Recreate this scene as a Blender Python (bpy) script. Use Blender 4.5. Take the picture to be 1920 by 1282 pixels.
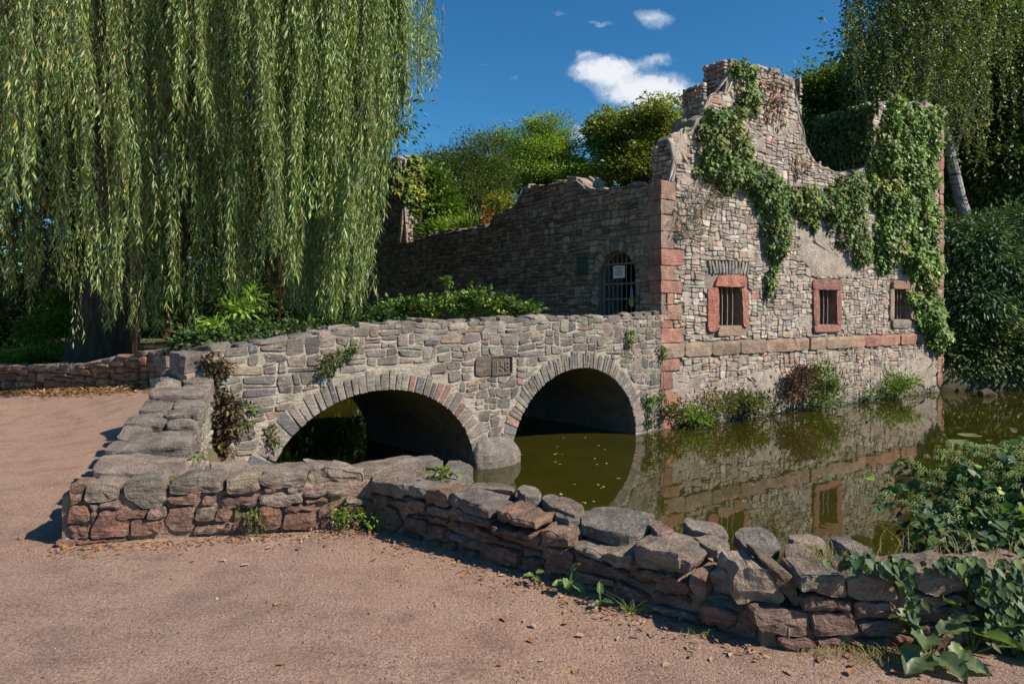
import bpy, math, random
import numpy as np
from mathutils import Vector, noise as mnoise

for _o in list(bpy.data.objects):
    bpy.data.objects.remove(_o)
SC = bpy.context.scene
COL = SC.collection
PI = math.pi
R = math.radians

# ------------------------------------------------------------------ camera
FPX, CXP, HYP, EZ = 1280.0, 960.0, 578.0, 1.6
cam = bpy.data.cameras.new('camera')
cam.sensor_width = 36.0
cam.lens = 36.0 * FPX / 1920.0
cam.shift_y = -(641.0 - HYP) / 1920.0
cam.clip_start, cam.clip_end = 0.05, 3000.0
camo = bpy.data.objects.new('camera', cam)
COL.objects.link(camo)
camo.location = (0, 0, EZ)
camo.rotation_euler = (R(90), 0, 0)
SC.camera = camo

# ------------------------------------------------------------------ light
SUN_EL = R(41)
SUN_AZ = math.atan2(0.95, -0.39)      # clockwise from +Y (forward)
SUN_DIR = Vector((math.sin(SUN_AZ) * math.cos(SUN_EL), math.cos(SUN_AZ) * math.cos(SUN_EL), math.sin(SUN_EL)))
sun = bpy.data.lights.new('sun', 'SUN')
sun.energy = 5.0
sun.angle = R(0.53)
sun.color = (1.0, 0.895, 0.77)
suno = bpy.data.objects.new('sun', sun)
COL.objects.link(suno)
suno.rotation_euler = (-SUN_DIR).to_track_quat('-Z', 'Y').to_euler()
suno.location = (20, -8, 30)

SC.view_settings.view_transform = 'Standard'
SC.view_settings.look = 'None'
SC.view_settings.exposure = 0.38
SC.view_settings.gamma = 1.0
SC.view_settings.use_curve_mapping = False
SC.cycles.max_bounces = 8
SC.cycles.diffuse_bounces = 4
SC.cycles.glossy_bounces = 3
SC.cycles.transmission_bounces = 6
SC.cycles.transparent_max_bounces = 8
SC.cycles.use_denoising = True
SC.cycles.caustics_reflective = False
SC.cycles.caustics_refractive = False


# ------------------------------------------------------------------ node helper
class NT:
    def __init__(s, tree):
        s.t = tree
        s.n = tree.nodes
        s.l = tree.links

    def node(s, typ, ins=None, **kw):
        n = s.n.new(typ)
        for k, v in kw.items():
            setattr(n, k, v)
        for k, v in (ins or {}).items():
            sock = n.inputs[k]
            if isinstance(v, bpy.types.NodeSocket):
                s.l.new(v, sock)
            else:
                sock.default_value = v
        return n

    def math(s, op, a, b=None, c=None, clamp=False):
        ins = {0: a}
        if b is not None:
            ins[1] = b
        if c is not None:
            ins[2] = c
        return s.node('ShaderNodeMath', ins, operation=op, use_clamp=clamp).outputs[0]

    def mix(s, fac, a, b, blend='MIX'):
        n = s.n.new('ShaderNodeMix')
        n.data_type = 'RGBA'
        n.blend_type = blend
        for k, v in ((0, fac), (6, a), (7, b)):
            if isinstance(v, bpy.types.NodeSocket):
                s.l.new(v, n.inputs[k])
            else:
                n.inputs[k].default_value = v
        return n.outputs[2]

    def noise(s, vec, scale, detail=4, rough=0.55, dist=0.0):
        return s.node('ShaderNodeTexNoise', {'Vector': vec, 'Scale': scale, 'Detail': detail, 'Roughness': rough, 'Distortion': dist}).outputs[0]

    def maprange(s, v, a, b, c=0.0, d=1.0):
        return s.node('ShaderNodeMapRange', {0: v, 1: a, 2: b, 3: c, 4: d}).outputs[0]


def c4(c):
    return (c[0], c[1], c[2], 1.0)


# ------------------------------------------------------------------ sky
world = bpy.data.worlds.new('World')
SC.world = world
world.use_nodes = True
W = NT(world.node_tree)
W.n.clear()
sky = W.node('ShaderNodeTexSky')
sky.sky_type = 'NISHITA'
sky.sun_disc = False
sky.sun_elevation = SUN_EL
sky.sun_rotation = SUN_AZ
sky.altitude = 150.0
sky.air_density = 1.0
sky.dust_density = 0.35
sky.ozone_density = 3.2
hs = W.node('ShaderNodeHueSaturation', {'Saturation': 1.22, 'Value': 1.0, 'Color': sky.outputs[0]})
tc = W.node('ShaderNodeTexCoord')
sep = W.node('ShaderNodeSeparateXYZ', {0: tc.outputs['Generated']})
ysafe = W.math('MAXIMUM', sep.outputs[1], 0.05)
cu = W.math('DIVIDE', sep.outputs[0], ysafe)
cv = W.math('DIVIDE', sep.outputs[2], ysafe)
cvec0 = W.node('ShaderNodeCombineXYZ', {0: cu, 1: cv, 2: 0.0}).outputs[0]
for (sc_, am_) in ((22.0, .030), (75.0, .014)):
    wn = W.node('ShaderNodeTexNoise', {'Vector': cvec0, 'Scale': sc_, 'Detail': 5, 'Roughness': 0.6})
    ws_ = W.node('ShaderNodeSeparateColor', {0: wn.outputs[1]})
    cu = W.math('ADD', cu, W.math('MULTIPLY', W.math('SUBTRACT', ws_.outputs[0], 0.5), am_ * 1.6))
    cv = W.math('ADD', cv, W.math('MULTIPLY', W.math('SUBTRACT', ws_.outputs[1], 0.5), am_))
cvec = W.node('ShaderNodeCombineXYZ', {0: cu, 1: cv, 2: 0.0}).outputs[0]
n1 = W.noise(cvec, 16.0, 9, 0.62, 0.5)
n2 = W.noise(cvec, 60.0, 8, 0.7, 0.3)
blobs = [(1118, 135, 44, 17, 1.0), (1160, 131, 40, 17, 1.0), (1190, 175, 46, 22, 1.25), (1238, 172, 46, 22, 1.25), (1285, 178, 40, 12, .75),
         (1230, 38, 24, 18, .55), (1205, 28, 20, 9, .35), (1100, 105, 18, 9, .6), (1232, 113, 26, 9, .55), (1132, 45, 22, 6, .36), (966, 143, 14, 7, .3), (1046, 24, 12, 6, .25), (1095, 250, 26, 16, .6),
         (905, 122, 14, 5, .2)]
tot = None
for (bx, by, rx, ry, amp) in blobs:
    du = W.math('MULTIPLY', W.math('SUBTRACT', cu, (bx - CXP) / FPX), FPX / rx)
    dv = W.math('MULTIPLY', W.math('SUBTRACT', cv, (HYP - by) / FPX), FPX / ry)
    r2 = W.math('ADD', W.math('MULTIPLY', du, du), W.math('MULTIPLY', dv, dv))
    g = W.math('MULTIPLY', W.math('EXPONENT', W.math('MULTIPLY', r2, -0.75)), amp)
    tot = g if tot is None else W.math('ADD', tot, g)
shape = W.math('MULTIPLY', tot, W.math('SUBTRACT', W.math('ADD', W.math('MULTIPLY', n1, 2.3), W.math('MULTIPLY', n2, 1.3)), 0.75))
cmask = W.maprange(shape, 0.16, 0.78)
cmask = W.math('MULTIPLY', cmask, W.math('GREATER_THAN', sep.outputs[1], 0.06))
cl = W.mix(W.maprange(shape, 0.5, 1.3), (6.0, 7.0, 8.4, 1), (9.4, 9.6, 10.0, 1))
tint = W.mix(1.0, hs.outputs[0], (0.62, 1.13, 1.24, 1), 'MULTIPLY')
skyc = W.mix(W.math('MULTIPLY', cmask, 0.95), tint, cl)
bg = W.node('ShaderNodeBackground', {'Color': skyc, 'Strength': 0.074})
wo = W.node('ShaderNodeOutputWorld')
W.l.new(bg.outputs[0], wo.inputs[0])

# ------------------------------------------------------------------ scene helpers
WLOC = {}


def tag(o, label=None, cat=None, group=None, kind=None):
    if label:
        o['label'] = label
    if cat:
        o['category'] = cat
    if group:
        o['group'] = group
    if kind:
        o['kind'] = kind
    return o


def place(o, loc, parent=None):
    loc = Vector(loc)
    WLOC[o.name] = loc
    if parent is not None:
        o.parent = parent
        o.location = loc - WLOC[parent.name]
    else:
        o.location = loc


def empty(name, loc, parent=None):
    o = bpy.data.objects.new(name, None)
    o.empty_display_size = 0.2
    COL.objects.link(o)
    place(o, loc, parent)
    return o


def setcol(me, cols):
    at = me.color_attributes.new('col', 'FLOAT_COLOR', 'POINT')
    a = np.ones((len(me.vertices), 4), np.float32)
    a[:, :3] = cols
    at.data.foreach_set('color', a.ravel())


def meshfast(name, V, F, mat, parent=None, loc=None, col=None, smooth=False):
    """V (N,3) world coordinates, F (M,k) indices; the origin is put at loc or at the mean"""
    V = np.asarray(V, np.float64)
    if loc is None:
        loc = V.mean(0)
    loc = np.asarray(loc, np.float64)
    me = bpy.data.meshes.new(name)
    if isinstance(F, np.ndarray):
        k = F.shape[1]
        me.vertices.add(len(V))
        me.vertices.foreach_set('co', (V - loc).astype(np.float32).ravel())
        me.loops.add(F.size)
        me.loops.foreach_set('vertex_index', F.astype(np.int32).ravel())
        me.polygons.add(len(F))
        me.polygons.foreach_set('loop_start', np.arange(0, F.size, k, dtype=np.int32))
        me.update(calc_edges=True)
    else:
        me.from_pydata((V - loc).tolist(), [], F)
        me.update()
    if smooth:
        me.polygons.foreach_set('use_smooth', np.ones(len(me.polygons), bool))
    if col is not None:
        setcol(me, col)
    if mat is not None:
        me.materials.append(mat)
    o = bpy.data.objects.new(name, me)
    COL.objects.link(o)
    place(o, loc, parent)
    return o


class Acc:
    """collects verts/faces/colours into one mesh"""
    def __init__(s):
        s.v, s.f, s.c, s.n = [], [], [], 0

    def add(s, V, F, c):
        V = np.asarray(V)
        s.v.append(V)
        s.f.extend([tuple(i + s.n for i in f) for f in F])
        c = np.asarray(c, np.float64)
        s.c.append(np.tile(c, (len(V), 1)) if c.ndim == 1 else c)
        s.n += len(V)

    def build(s, name, mat, parent=None, loc=None, smooth=False):
        return meshfast(name, np.concatenate(s.v), s.f, mat, parent, loc, np.concatenate(s.c), smooth)


def box(c, ex, ey, ez):
    c, ex, ey, ez = map(lambda a: np.asarray(a, float), (c, ex, ey, ez))
    V = [c + sx * ex + sy * ey + sz * ez for sz in (-1, 1) for sy in (-1, 1) for sx in (-1, 1)]
    F = [(0, 2, 3, 1), (4, 5, 7, 6), (0, 1, 5, 4), (2, 6, 7, 3), (0, 4, 6, 2), (1, 3, 7, 5)]
    return np.array(V), F


def tube(pts, rad, n=8, cap=True):
    pts = [Vector(p) for p in pts]
    V, F = [], []
    up = Vector((0.31, 0.17, 0.93)).normalized()
    for i, p in enumerate(pts):
        d = (pts[min(i + 1, len(pts) - 1)] - pts[max(i - 1, 0)]).normalized()
        a = d.cross(up)
        if a.length < 1e-3:
            a = d.cross(Vector((1, 0, 0)))
        a.normalize()
        b = d.cross(a)
        r = rad[i] if hasattr(rad, '__len__') else rad
        for j in range(n):
            t = 2 * PI * j / n
            V.append(p + (a * math.cos(t) + b * math.sin(t)) * r)
    for i in range(len(pts) - 1):
        for j in range(n):
            k = (j + 1) % n
            F.append((i * n + j, i * n + k, (i + 1) * n + k, (i + 1) * n + j))
    if cap:
        F.append(tuple(range(n))[::-1])
        F.append(tuple((len(pts) - 1) * n + j for j in range(n)))
    return np.array([tuple(v) for v in V]), F


def ray(px, py):
    return np.array([(px - CXP) / FPX, 1.0, (HYP - py) / FPX])


EYE = np.array([0, 0, EZ])


def G(px, py, z):
    d = ray(px, py)
    return EYE + d * ((z - EZ) / d[2])


def DP(px, py, d):
    return EYE + ray(px, py) * d


class Frame:
    """a vertical wall face: point = C + u*t + n*w, z up; n points to the viewer's side"""
    def __init__(s, c, u):
        s.c = np.array([c[0], c[1], 0.0])
        u = np.array([u[0], u[1], 0.0])
        s.u = u / np.linalg.norm(u)
        s.n = np.array([s.u[1], -s.u[0], 0.0])
        if np.dot(s.n[:2], -s.c[:2]) < 0:
            s.n = -s.n

    def P(s, t, z, w=0.0):
        t = np.asarray(t, float)
        z = np.asarray(z, float)
        w = np.asarray(w, float)
        t, z, w = np.broadcast_arrays(t, z, w)
        return s.c + t[..., None] * s.u + w[..., None] * s.n + z[..., None] * np.array([0, 0, 1.0])

    def tz(s, px, py):
        k = (px - CXP) / FPX
        t = (k * s.c[1] - s.c[0]) / (s.u[0] - k * s.u[1])
        d = s.c[1] + s.u[1] * t
        return (t, EZ - (py - HYP) * d / FPX)


FAC = Frame((2.96, 13.53), (.835, .551))
SIDE = Frame((2.96, 13.53), (-.551, .835))
BRI = Frame((2.96, 13.53), (-.736, -.677))
WATER_Z = -0.8


def inpoly(x, y, poly):
    x = np.asarray(x, float)
    y = np.asarray(y, float)
    r = np.zeros(x.shape, bool)
    n = len(poly)
    for i in range(n):
        x0, y0 = poly[i]
        x1, y1 = poly[(i + 1) % n]
        c = (y0 > y) != (y1 > y)
        with np.errstate(divide='ignore', invalid='ignore'):
            xi = (x1 - x0) * (y - y0) / (y1 - y0 + 1e-12) + x0
        r ^= c & (x < xi)
    return r


def distpoly(x, y, poly, closed=True):
    d = np.full(np.shape(x), 1e9)
    n = len(poly)
    for i in range(n if closed else n - 1):
        x0, y0 = poly[i]
        x1, y1 = poly[(i + 1) % n]
        dx, dy = x1 - x0, y1 - y0
        t = np.clip(((x - x0) * dx + (y - y0) * dy) / (dx * dx + dy * dy + 1e-12), 0, 1)
        d = np.minimum(d, np.hypot(x - x0 - t * dx, y - y0 - t * dy))
    return d


def sstep(a, b, x):
    t = np.clip((x - a) / (b - a), 0, 1)
    return t * t * (3 - 2 * t)


def vnoise(x, y, seed=0, f=1.0):
    return np.array([mnoise.noise((a * f + seed * 7.1, b * f - seed * 3.7, seed * 1.3)) for a, b in zip(np.ravel(x), np.ravel(y))]).reshape(np.shape(x))


# ------------------------------------------------------------------ materials
def newmat(name):
    m = bpy.data.materials.new(name)
    m.use_nodes = True
    t = NT(m.node_tree)
    t.n.clear()
    out = t.node('ShaderNodeOutputMaterial')
    return m, t, out


def stone_mat(name, lichen=0.3, grain=30.0, bump=0.55, lum=(0.62, 1.3), rough=0.9, strat=0.0, dirt=0.35, lichcol=(0.42, .41, .37)):
    m, t, out = newmat(name)
    pos = t.node('ShaderNodeNewGeometry').outputs['Position']
    at = t.node('ShaderNodeAttribute', attribute_name='col').outputs['Color']
    na = t.noise(pos, 5.0, 6, 0.65)
    nb = t.noise(pos, grain, 5, 0.7)
    sc = t.node('ShaderNodeMapping', {'Vector': pos, 'Scale': (6.0, 6.0, 34.0)}).outputs[0]
    ns = t.noise(sc, 1.0, 4, 0.6, 0.6)
    f1 = t.maprange(na, 0.3, 0.7, lum[0], lum[1])
    f2 = t.maprange(nb, 0.3, 0.7, 0.72, 1.25)
    f = t.math('MULTIPLY', f1, f2)
    if strat:
        f = t.math('MULTIPLY', f, t.maprange(ns, 0.35, 0.65, 1 - strat, 1 + strat * 0.6))
    fc = t.node('ShaderNodeCombineXYZ', {0: f, 1: f, 2: f}).outputs[0]
    c = t.mix(1.0, at, fc, 'MULTIPLY')
    nd = t.noise(pos, 2.3, 5, 0.6)
    dm = t.math('MULTIPLY', t.maprange(nd, 0.52, 0.72), dirt)
    c = t.mix(dm, c, (0.075, 0.062, 0.05, 1))
    vo = t.node('ShaderNodeTexVoronoi', {'Vector': pos, 'Scale': 22.0, 'Randomness': 1.0})
    li = t.math('MULTIPLY', t.maprange(vo.outputs['Distance'], 0.42, 0.18), t.maprange(t.noise(pos, 3.1, 3), 0.48, 0.62))
    c = t.mix(t.math('MULTIPLY', li, lichen), c, c4(lichcol))
    h = t.math('ADD', t.math('MULTIPLY', nb, 0.6), t.math('ADD', t.math('MULTIPLY', na, 1.2), t.math('MULTIPLY', ns, 0.5 + strat)))
    bn = t.node('ShaderNodeBump', {'Strength': bump, 'Distance': 0.05, 'Height': h})
    b = t.node('ShaderNodeBsdfPrincipled', {'Base Color': c, 'Roughness': rough, 'Normal': bn.outputs[0]})
    b.inputs['Specular IOR Level'].default_value = 0.25
    t.l.new(b.outputs[0], out.inputs[0])
    return m


M_FAC = stone_mat('rubble_stone', 0.25, 34, 0.5)
M_SIDE = stone_mat('weathered_rubble', 0.15, 30, 0.6, (0.55, 1.3), dirt=0.5)
M_BRI = stone_mat('bridge_stone', 0.35, 30, 0.5, strat=0.22)
M_NEAR = stone_mat('low_wall_stone', 0.6, 64, 1.0, (0.55, 1.38), strat=0.24, dirt=0.38)
M_RED = stone_mat('red_sandstone', 0.3, 40, 0.6, (0.62, 1.22), strat=0.16, dirt=0.5, lichcol=(.34, .27, .22))
M_MORT = stone_mat('mortar', 0.1, 26, 0.8, (0.7, 1.25), dirt=0.5)
M_PLAS = stone_mat('old_plaster', 0.25, 22, 0.6, (0.7, 1.2), dirt=0.45)


def plain(name, col, rough=0.6, metal=0.0, nscale=20.0, namp=0.25, bump=0.1):
    m, t, out = newmat(name)
    pos = t.node('ShaderNodeNewGeometry').outputs['Position']
    nn = t.noise(pos, nscale, 5, 0.6)
    f = t.maprange(nn, 0.3, 0.7, 1 - namp, 1 + namp)
    fc = t.node('ShaderNodeCombineXYZ', {0: f, 1: f, 2: f}).outputs[0]
    c = t.mix(1.0, c4(col), fc, 'MULTIPLY')
    bn = t.node('ShaderNodeBump', {'Strength': bump, 'Distance': 0.02, 'Height': nn})
    b = t.node('ShaderNodeBsdfPrincipled', {'Base Color': c, 'Roughness': rough, 'Metallic': metal, 'Normal': bn.outputs[0]})
    t.l.new(b.outputs[0], out.inputs[0])
    return m


def leaf_mat(name, trans=0.32, rough=0.45, spec=0.4):
    m, t, out = newmat(name)
    at = t.node('ShaderNodeAttribute', attribute_name='col').outputs['Color']
    b = t.node('ShaderNodeBsdfPrincipled', {'Base Color': at, 'Roughness': rough})
    b.inputs['Specular IOR Level'].default_value = spec
    tc_ = t.mix(1.0, at, (1.5, 1.6, 0.6, 1), 'MULTIPLY')
    tr = t.node('ShaderNodeBsdfTranslucent', {'Color': tc_})
    mx = t.node('ShaderNodeMixShader', {0: trans, 1: b.outputs[0], 2: tr.outputs[0]})
    t.l.new(mx.outputs[0], out.inputs[0])
    return m


M_LEAF = leaf_mat('leaf')
M_WILLOW = leaf_mat('willow_leaf', 0.2, 0.48, 0.35)
M_IVY = leaf_mat('ivy_leaf', 0.15, 0.52, 0.28)
M_DRY = leaf_mat('dry_leaf', 0.1, 0.8, 0.1)


def bark_mat(name, col, col2, scale=6.0):
    m, t, out = newmat(name)
    pos = t.node('ShaderNodeNewGeometry').outputs['Position']
    mp = t.node('ShaderNodeMapping', {'Vector': pos, 'Scale': (scale, scale, scale * 0.22)}).outputs[0]
    nn = t.noise(mp, 1.5, 7, 0.7, 0.4)
    c = t.mix(t.maprange(nn, 0.35, 0.65), c4(col), c4(col2))
    bn = t.node('ShaderNodeBump', {'Strength': 0.9, 'Distance': 0.06, 'Height': nn})
    b = t.node('ShaderNodeBsdfPrincipled', {'Base Color': c, 'Roughness': 0.92, 'Normal': bn.outputs[0]})
    b.inputs['Specular IOR Level'].default_value = 0.15
    t.l.new(b.outputs[0], out.inputs[0])
    return m


M_BARK = bark_mat('bark', (0.05, 0.036, 0.026), (0.11, 0.085, 0.06))


def birch_mat():
    m, t, out = newmat('birch_bark')
    pos = t.node('ShaderNodeNewGeometry').outputs['Position']
    mp = t.node('ShaderNodeMapping', {'Vector': pos, 'Scale': (2.0, 2.0, 11.0)}).outputs[0]
    nn = t.noise(mp, 1.2, 5, 0.6, 0.3)
    c = t.mix(t.maprange(nn, 0.52, 0.6), (0.33, 0.31, 0.29, 1), (0.05, 0.045, 0.04, 1))
    b = t.node('ShaderNodeBsdfPrincipled', {'Base Color': c, 'Roughness': 0.8})
    t.l.new(b.outputs[0], out.inputs[0])
    return m


M_BIRCH = birch_mat()
M_IRON = plain('iron_bars', (0.20, 0.19, 0.18), 0.6, 0.1)
M_PALEIRON = plain('weathered_bars', (0.30, 0.25, 0.20), 0.7, 0.2)
M_WHITE = plain('white_panel', (0.72, 0.74, 0.73), 0.5, namp=0.05)
M_DARKPRINT = plain('dark_print', (0.16, 0.17, 0.18), 0.7, namp=0.1)
M_REDPRINT = plain('red_print', (0.45, 0.08, 0.06), 0.7, namp=0.1)
M_PATINA = plain('green_patina', (0.035, 0.085, 0.06), 0.55, 0.3, 14, 0.35)
M_PATINA2 = plain('pale_patina', (0.08, 0.15, 0.11), 0.55, 0.3, 14, 0.3)


def path_mat():
    m, t, out = newmat('sandy_path')
    pos = t.node('ShaderNodeNewGeometry').outputs['Position']
    big = t.noise(pos, 0.45, 4, 0.55, 0.3)
    mid = t.noise(pos, 2.6, 6, 0.65)
    fine = t.noise(pos, 60.0, 4, 0.75)
    fine2 = t.noise(pos, 170.0, 3, 0.7)
    c = t.mix(t.maprange(big, 0.4, 0.62), (0.375, 0.247, 0.19, 1), (0.465, 0.288, 0.202, 1))
    c = t.mix(t.math('MULTIPLY', t.maprange(mid, 0.45, 0.7), 0.5), c, (0.385, 0.275, 0.212, 1))
    c = t.mix(t.math('MULTIPLY', t.maprange(mid, 0.52, 0.3), 0.6), c, (0.205, 0.132, 0.105, 1))
    scuff = t.noise(t.node('ShaderNodeMapping', {'Vector': pos, 'Scale': (1.6, 5.0, 1.0), 'Rotation': (0, 0, .35)}).outputs[0], 1.3, 6, 0.7, 1.2)
    c = t.mix(t.math('MULTIPLY', t.maprange(scuff, 0.52, 0.68), 0.45), c, (0.43, 0.31, 0.235, 1))
    c = t.mix(t.math('MULTIPLY', t.maprange(scuff, 0.45, 0.33), 0.4), c, (0.20, 0.135, 0.112, 1))
    f = t.math('MULTIPLY', t.maprange(fine, 0.3, 0.7, 0.52, 1.45), t.maprange(fine2, 0.3, 0.7, 0.58, 1.4))
    fc = t.node('ShaderNodeCombineXYZ', {0: f, 1: f, 2: f}).outputs[0]
    c = t.mix(1.0, c, fc, 'MULTIPLY')
    vo = t.node('ShaderNodeTexVoronoi', {'Vector': pos, 'Scale': 48.0, 'Randomness': 1.0})
    sp = t.math('LESS_THAN', vo.outputs['Distance'], 0.16)
    c = t.mix(t.math('MULTIPLY', sp, 0.4), c, (0.42, 0.31, 0.25, 1))
    h = t.math('ADD', t.math('MULTIPLY', mid, 1.6), t.math('ADD', t.math('MULTIPLY', fine, 0.7), t.math('MULTIPLY', fine2, 0.35)))
    bn = t.node('ShaderNodeBump', {'Strength': 0.85, 'Distance': 0.035, 'Height': h})
    b = t.node('ShaderNodeBsdfPrincipled', {'Base Color': c, 'Roughness': 0.95, 'Normal': bn.outputs[0]})
    b.inputs['Specular IOR Level'].default_value = 0.15
    t.l.new(b.outputs[0], out.inputs[0])
    return m


M_PATH = path_mat()


def ground_mat():
    m, t, out = newmat('earth_and_turf')
    pos = t.node('ShaderNodeNewGeometry').outputs['Position']
    a = t.noise(pos, 0.7, 5, 0.6)
    f = t.noise(pos, 25.0, 5, 0.75)
    c = t.mix(t.maprange(a, 0.42, 0.6), (0.21, 0.165, 0.085, 1), (0.085, 0.11, 0.03, 1))
    c = t.mix(t.maprange(f, 0.4, 0.65), c, (0.10, 0.085, 0.05, 1))
    sepz = t.node('ShaderNodeSeparateXYZ', {0: pos}).outputs[2]
    c = t.mix(t.maprange(sepz, -0.45, -0.75), c, (0.045, 0.038, 0.018, 1))
    bn = t.node('ShaderNodeBump', {'Strength': 0.7, 'Distance': 0.06, 'Height': f})
    b = t.node('ShaderNodeBsdfPrincipled', {'Base Color': c, 'Roughness': 0.95, 'Normal': bn.outputs[0]})
    t.l.new(b.outputs[0], out.inputs[0])
    return m


M_GROUND = ground_mat()


def water_mat():
    m, t, out = newmat('murky_water')
    pos = t.node('ShaderNodeNewGeometry').outputs['Position']
    mp = t.node('ShaderNodeMapping', {'Vector': pos, 'Scale': (1.0, 0.55, 1.0)}).outputs[0]
    a = t.noise(mp, 1.7, 3, 0.5, 0.3)
    bb = t.noise(mp, 7.0, 2, 0.5)
    h = t.math('ADD', a, t.math('MULTIPLY', bb, 0.18))
    bn = t.node('ShaderNodeBump', {'Strength': 0.03, 'Distance': 0.12, 'Height': h})
    d = t.noise(pos, 0.8, 4, 0.6)
    c = t.mix(t.maprange(d, 0.35, 0.65), (0.027, 0.026, 0.0036, 1), (0.038, 0.035, 0.005, 1))
    b = t.node('ShaderNodeBsdfPrincipled', {'Base Color': c, 'Roughness': 0.015, 'IOR': 1.42, 'Normal': bn.outputs[0]})
    b.inputs['Specular IOR Level'].default_value = 0.62
    t.l.new(b.outputs[0], out.inputs[0])
    return m


M_WATER = water_mat()

# ------------------------------------------------------------------ stone geometry
def chaikin(P, r=0.25):
    Q = np.empty((len(P) * 2, 2))
    N = np.roll(P, -1, 0)
    Q[0::2] = P * (1 - r) + N * r
    Q[1::2] = P * r + N * (1 - r)
    return Q


def resample(P, n):
    N = np.vstack([P, P[:1]])
    s = np.concatenate([[0], np.cumsum(np.hypot(*np.diff(N, axis=0).T))])
    q = np.linspace(0, s[-1], n, endpoint=False)
    return np.stack([np.interp(q, s, N[:, 0]), np.interp(q, s, N[:, 1])], 1)


def area(P):
    x, y = P[:, 0], P[:, 1]
    return 0.5 * np.sum(x * np.roll(y, -1) - np.roll(x, -1) * y)


def prism(P, rings, centre):
    """rings: (inset distance, height).  P counter-clockwise.  Returns local (x, y, w) verts and faces"""
    n = len(P)
    c = P.mean(0)
    hw = max(np.ptp(P[:, 0]) / 2, 1e-3)
    hh = max(np.ptp(P[:, 1]) / 2, 1e-3)
    V = []
    for ins, w in rings:
        sx, sy = max(0.06, 1 - ins / hw), max(0.06, 1 - ins / hh)
        q = c + (P - c) * np.array([sx, sy])
        V.append(np.column_stack([q, np.full(n, w)]))
    V.append(np.array([[c[0], c[1], centre]]))
    F = []
    for r in range(len(rings) - 1):
        for j in range(n):
            k = (j + 1) % n
            F.append((r * n + j, r * n + k, (r + 1) * n + k, (r + 1) * n + j))
    b = (len(rings) - 1) * n
    for j in range(n):
        F.append((b + j, b + (j + 1) % n, len(rings) * n))
    return np.concatenate(V), F


def lo_stone(P, proud, rng, bevel=0.018, deep=0.05):
    h = min(np.ptp(P[:, 0]), np.ptp(P[:, 1]))
    b = min(bevel, h * 0.22)
    V, F = prism(P, [(0, -deep), (0.0, proud * 0.35), (b, proud * 0.95)], proud * rng.uniform(0.9, 1.25))
    n = len(P)
    V[2 * n:3 * n, 2] += rng.normal(0, proud * 0.12, n)
    tx, ty = rng.normal(0, 0.05, 2)
    c = P.mean(0)
    V[n:, 2] += (V[n:, 0] - c[0]) * tx + (V[n:, 1] - c[1]) * ty
    return V, F


def hi_stone(P, depth, rng, rough=0.012, bulge=0.015, n=26, edge=0.016, round_=2):
    for _ in range(round_):
        P = chaikin(P, 0.11)
    P = resample(P, n)
    h = min(np.ptp(P[:, 0]), np.ptp(P[:, 1]))
    e = min(edge, h * 0.2)
    rings = [(e, -depth), (0, -depth + e), (0, -depth * 0.62), (0, -depth * 0.28), (0, -e * 1.3), (e * 0.35, -e * 0.3), (e, 0.0),
             (h * 0.22, bulge * 0.6), (h * 0.36, bulge)]
    V, F = prism(P, rings, bulge)
    F.append(tuple(range(n))[::-1])
    s = rng.uniform(0, 100, 3)
    tx, ty = rng.normal(0, 0.06, 2)
    c = P.mean(0)
    V[4 * n:, 2] += (V[4 * n:, 0] - c[0]) * tx + (V[4 * n:, 1] - c[1]) * ty
    fr = 1.4 / max(h, 0.08)
    for i in range(6 * n, len(V)):
        d_, p_ = mnoise.voronoi(V[i] * (0.9 / max(h, .08)) + s)
        V[i, 2] -= d_[0] * rough * .45
    for i in range(len(V)):
        p = V[i] * fr + s
        q = V[i] * 27.0 + s
        a = mnoise.noise_vector(p) * rough * 1.3 + mnoise.noise_vector(q) * rough * 0.6
        V[i] += a
    return V, F


def toworld(V, O, ex, ey, en):
    return O + V[:, :1] * ex + V[:, 1:2] * ey + V[:, 2:3] * en


def split_cells(t0, t1, z0, z1, target, rng, aspect=(1.1, 2.6)):
    out = []

    def rec(a, b, c, d, lim):
        w, h = b - a, d - c
        if w * h < lim or (w < 0.09 and h < 0.07):
            out.append((a, b, c, d))
            return
        ar = w / h
        if ar > rng.uniform(*aspect):
            m = a + w * rng.uniform(0.34, 0.66)
            rec(a, m, c, d, target * rng.uniform(0.3, 2.3))
            rec(m, b, c, d, target * rng.uniform(0.3, 2.3))
        else:
            m = c + h * rng.uniform(0.32, 0.68)
            rec(a, b, c, m, target * rng.uniform(0.45, 1.9))
            rec(a, b, m, d, target * rng.uniform(0.45, 1.9))

    z = z0
    s = math.sqrt(target)
    while z < z1:
        h = s * rng.uniform(1.3, 2.6)
        t = t0 - rng.uniform(0, s * 2)
        while t < t1:
            w = s * rng.uniform(1.8, 4.2)
            rec(t, t + w, z, z + h, target * rng.uniform(0.5, 1.7))
            t += w
        z += h
    return out


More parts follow.
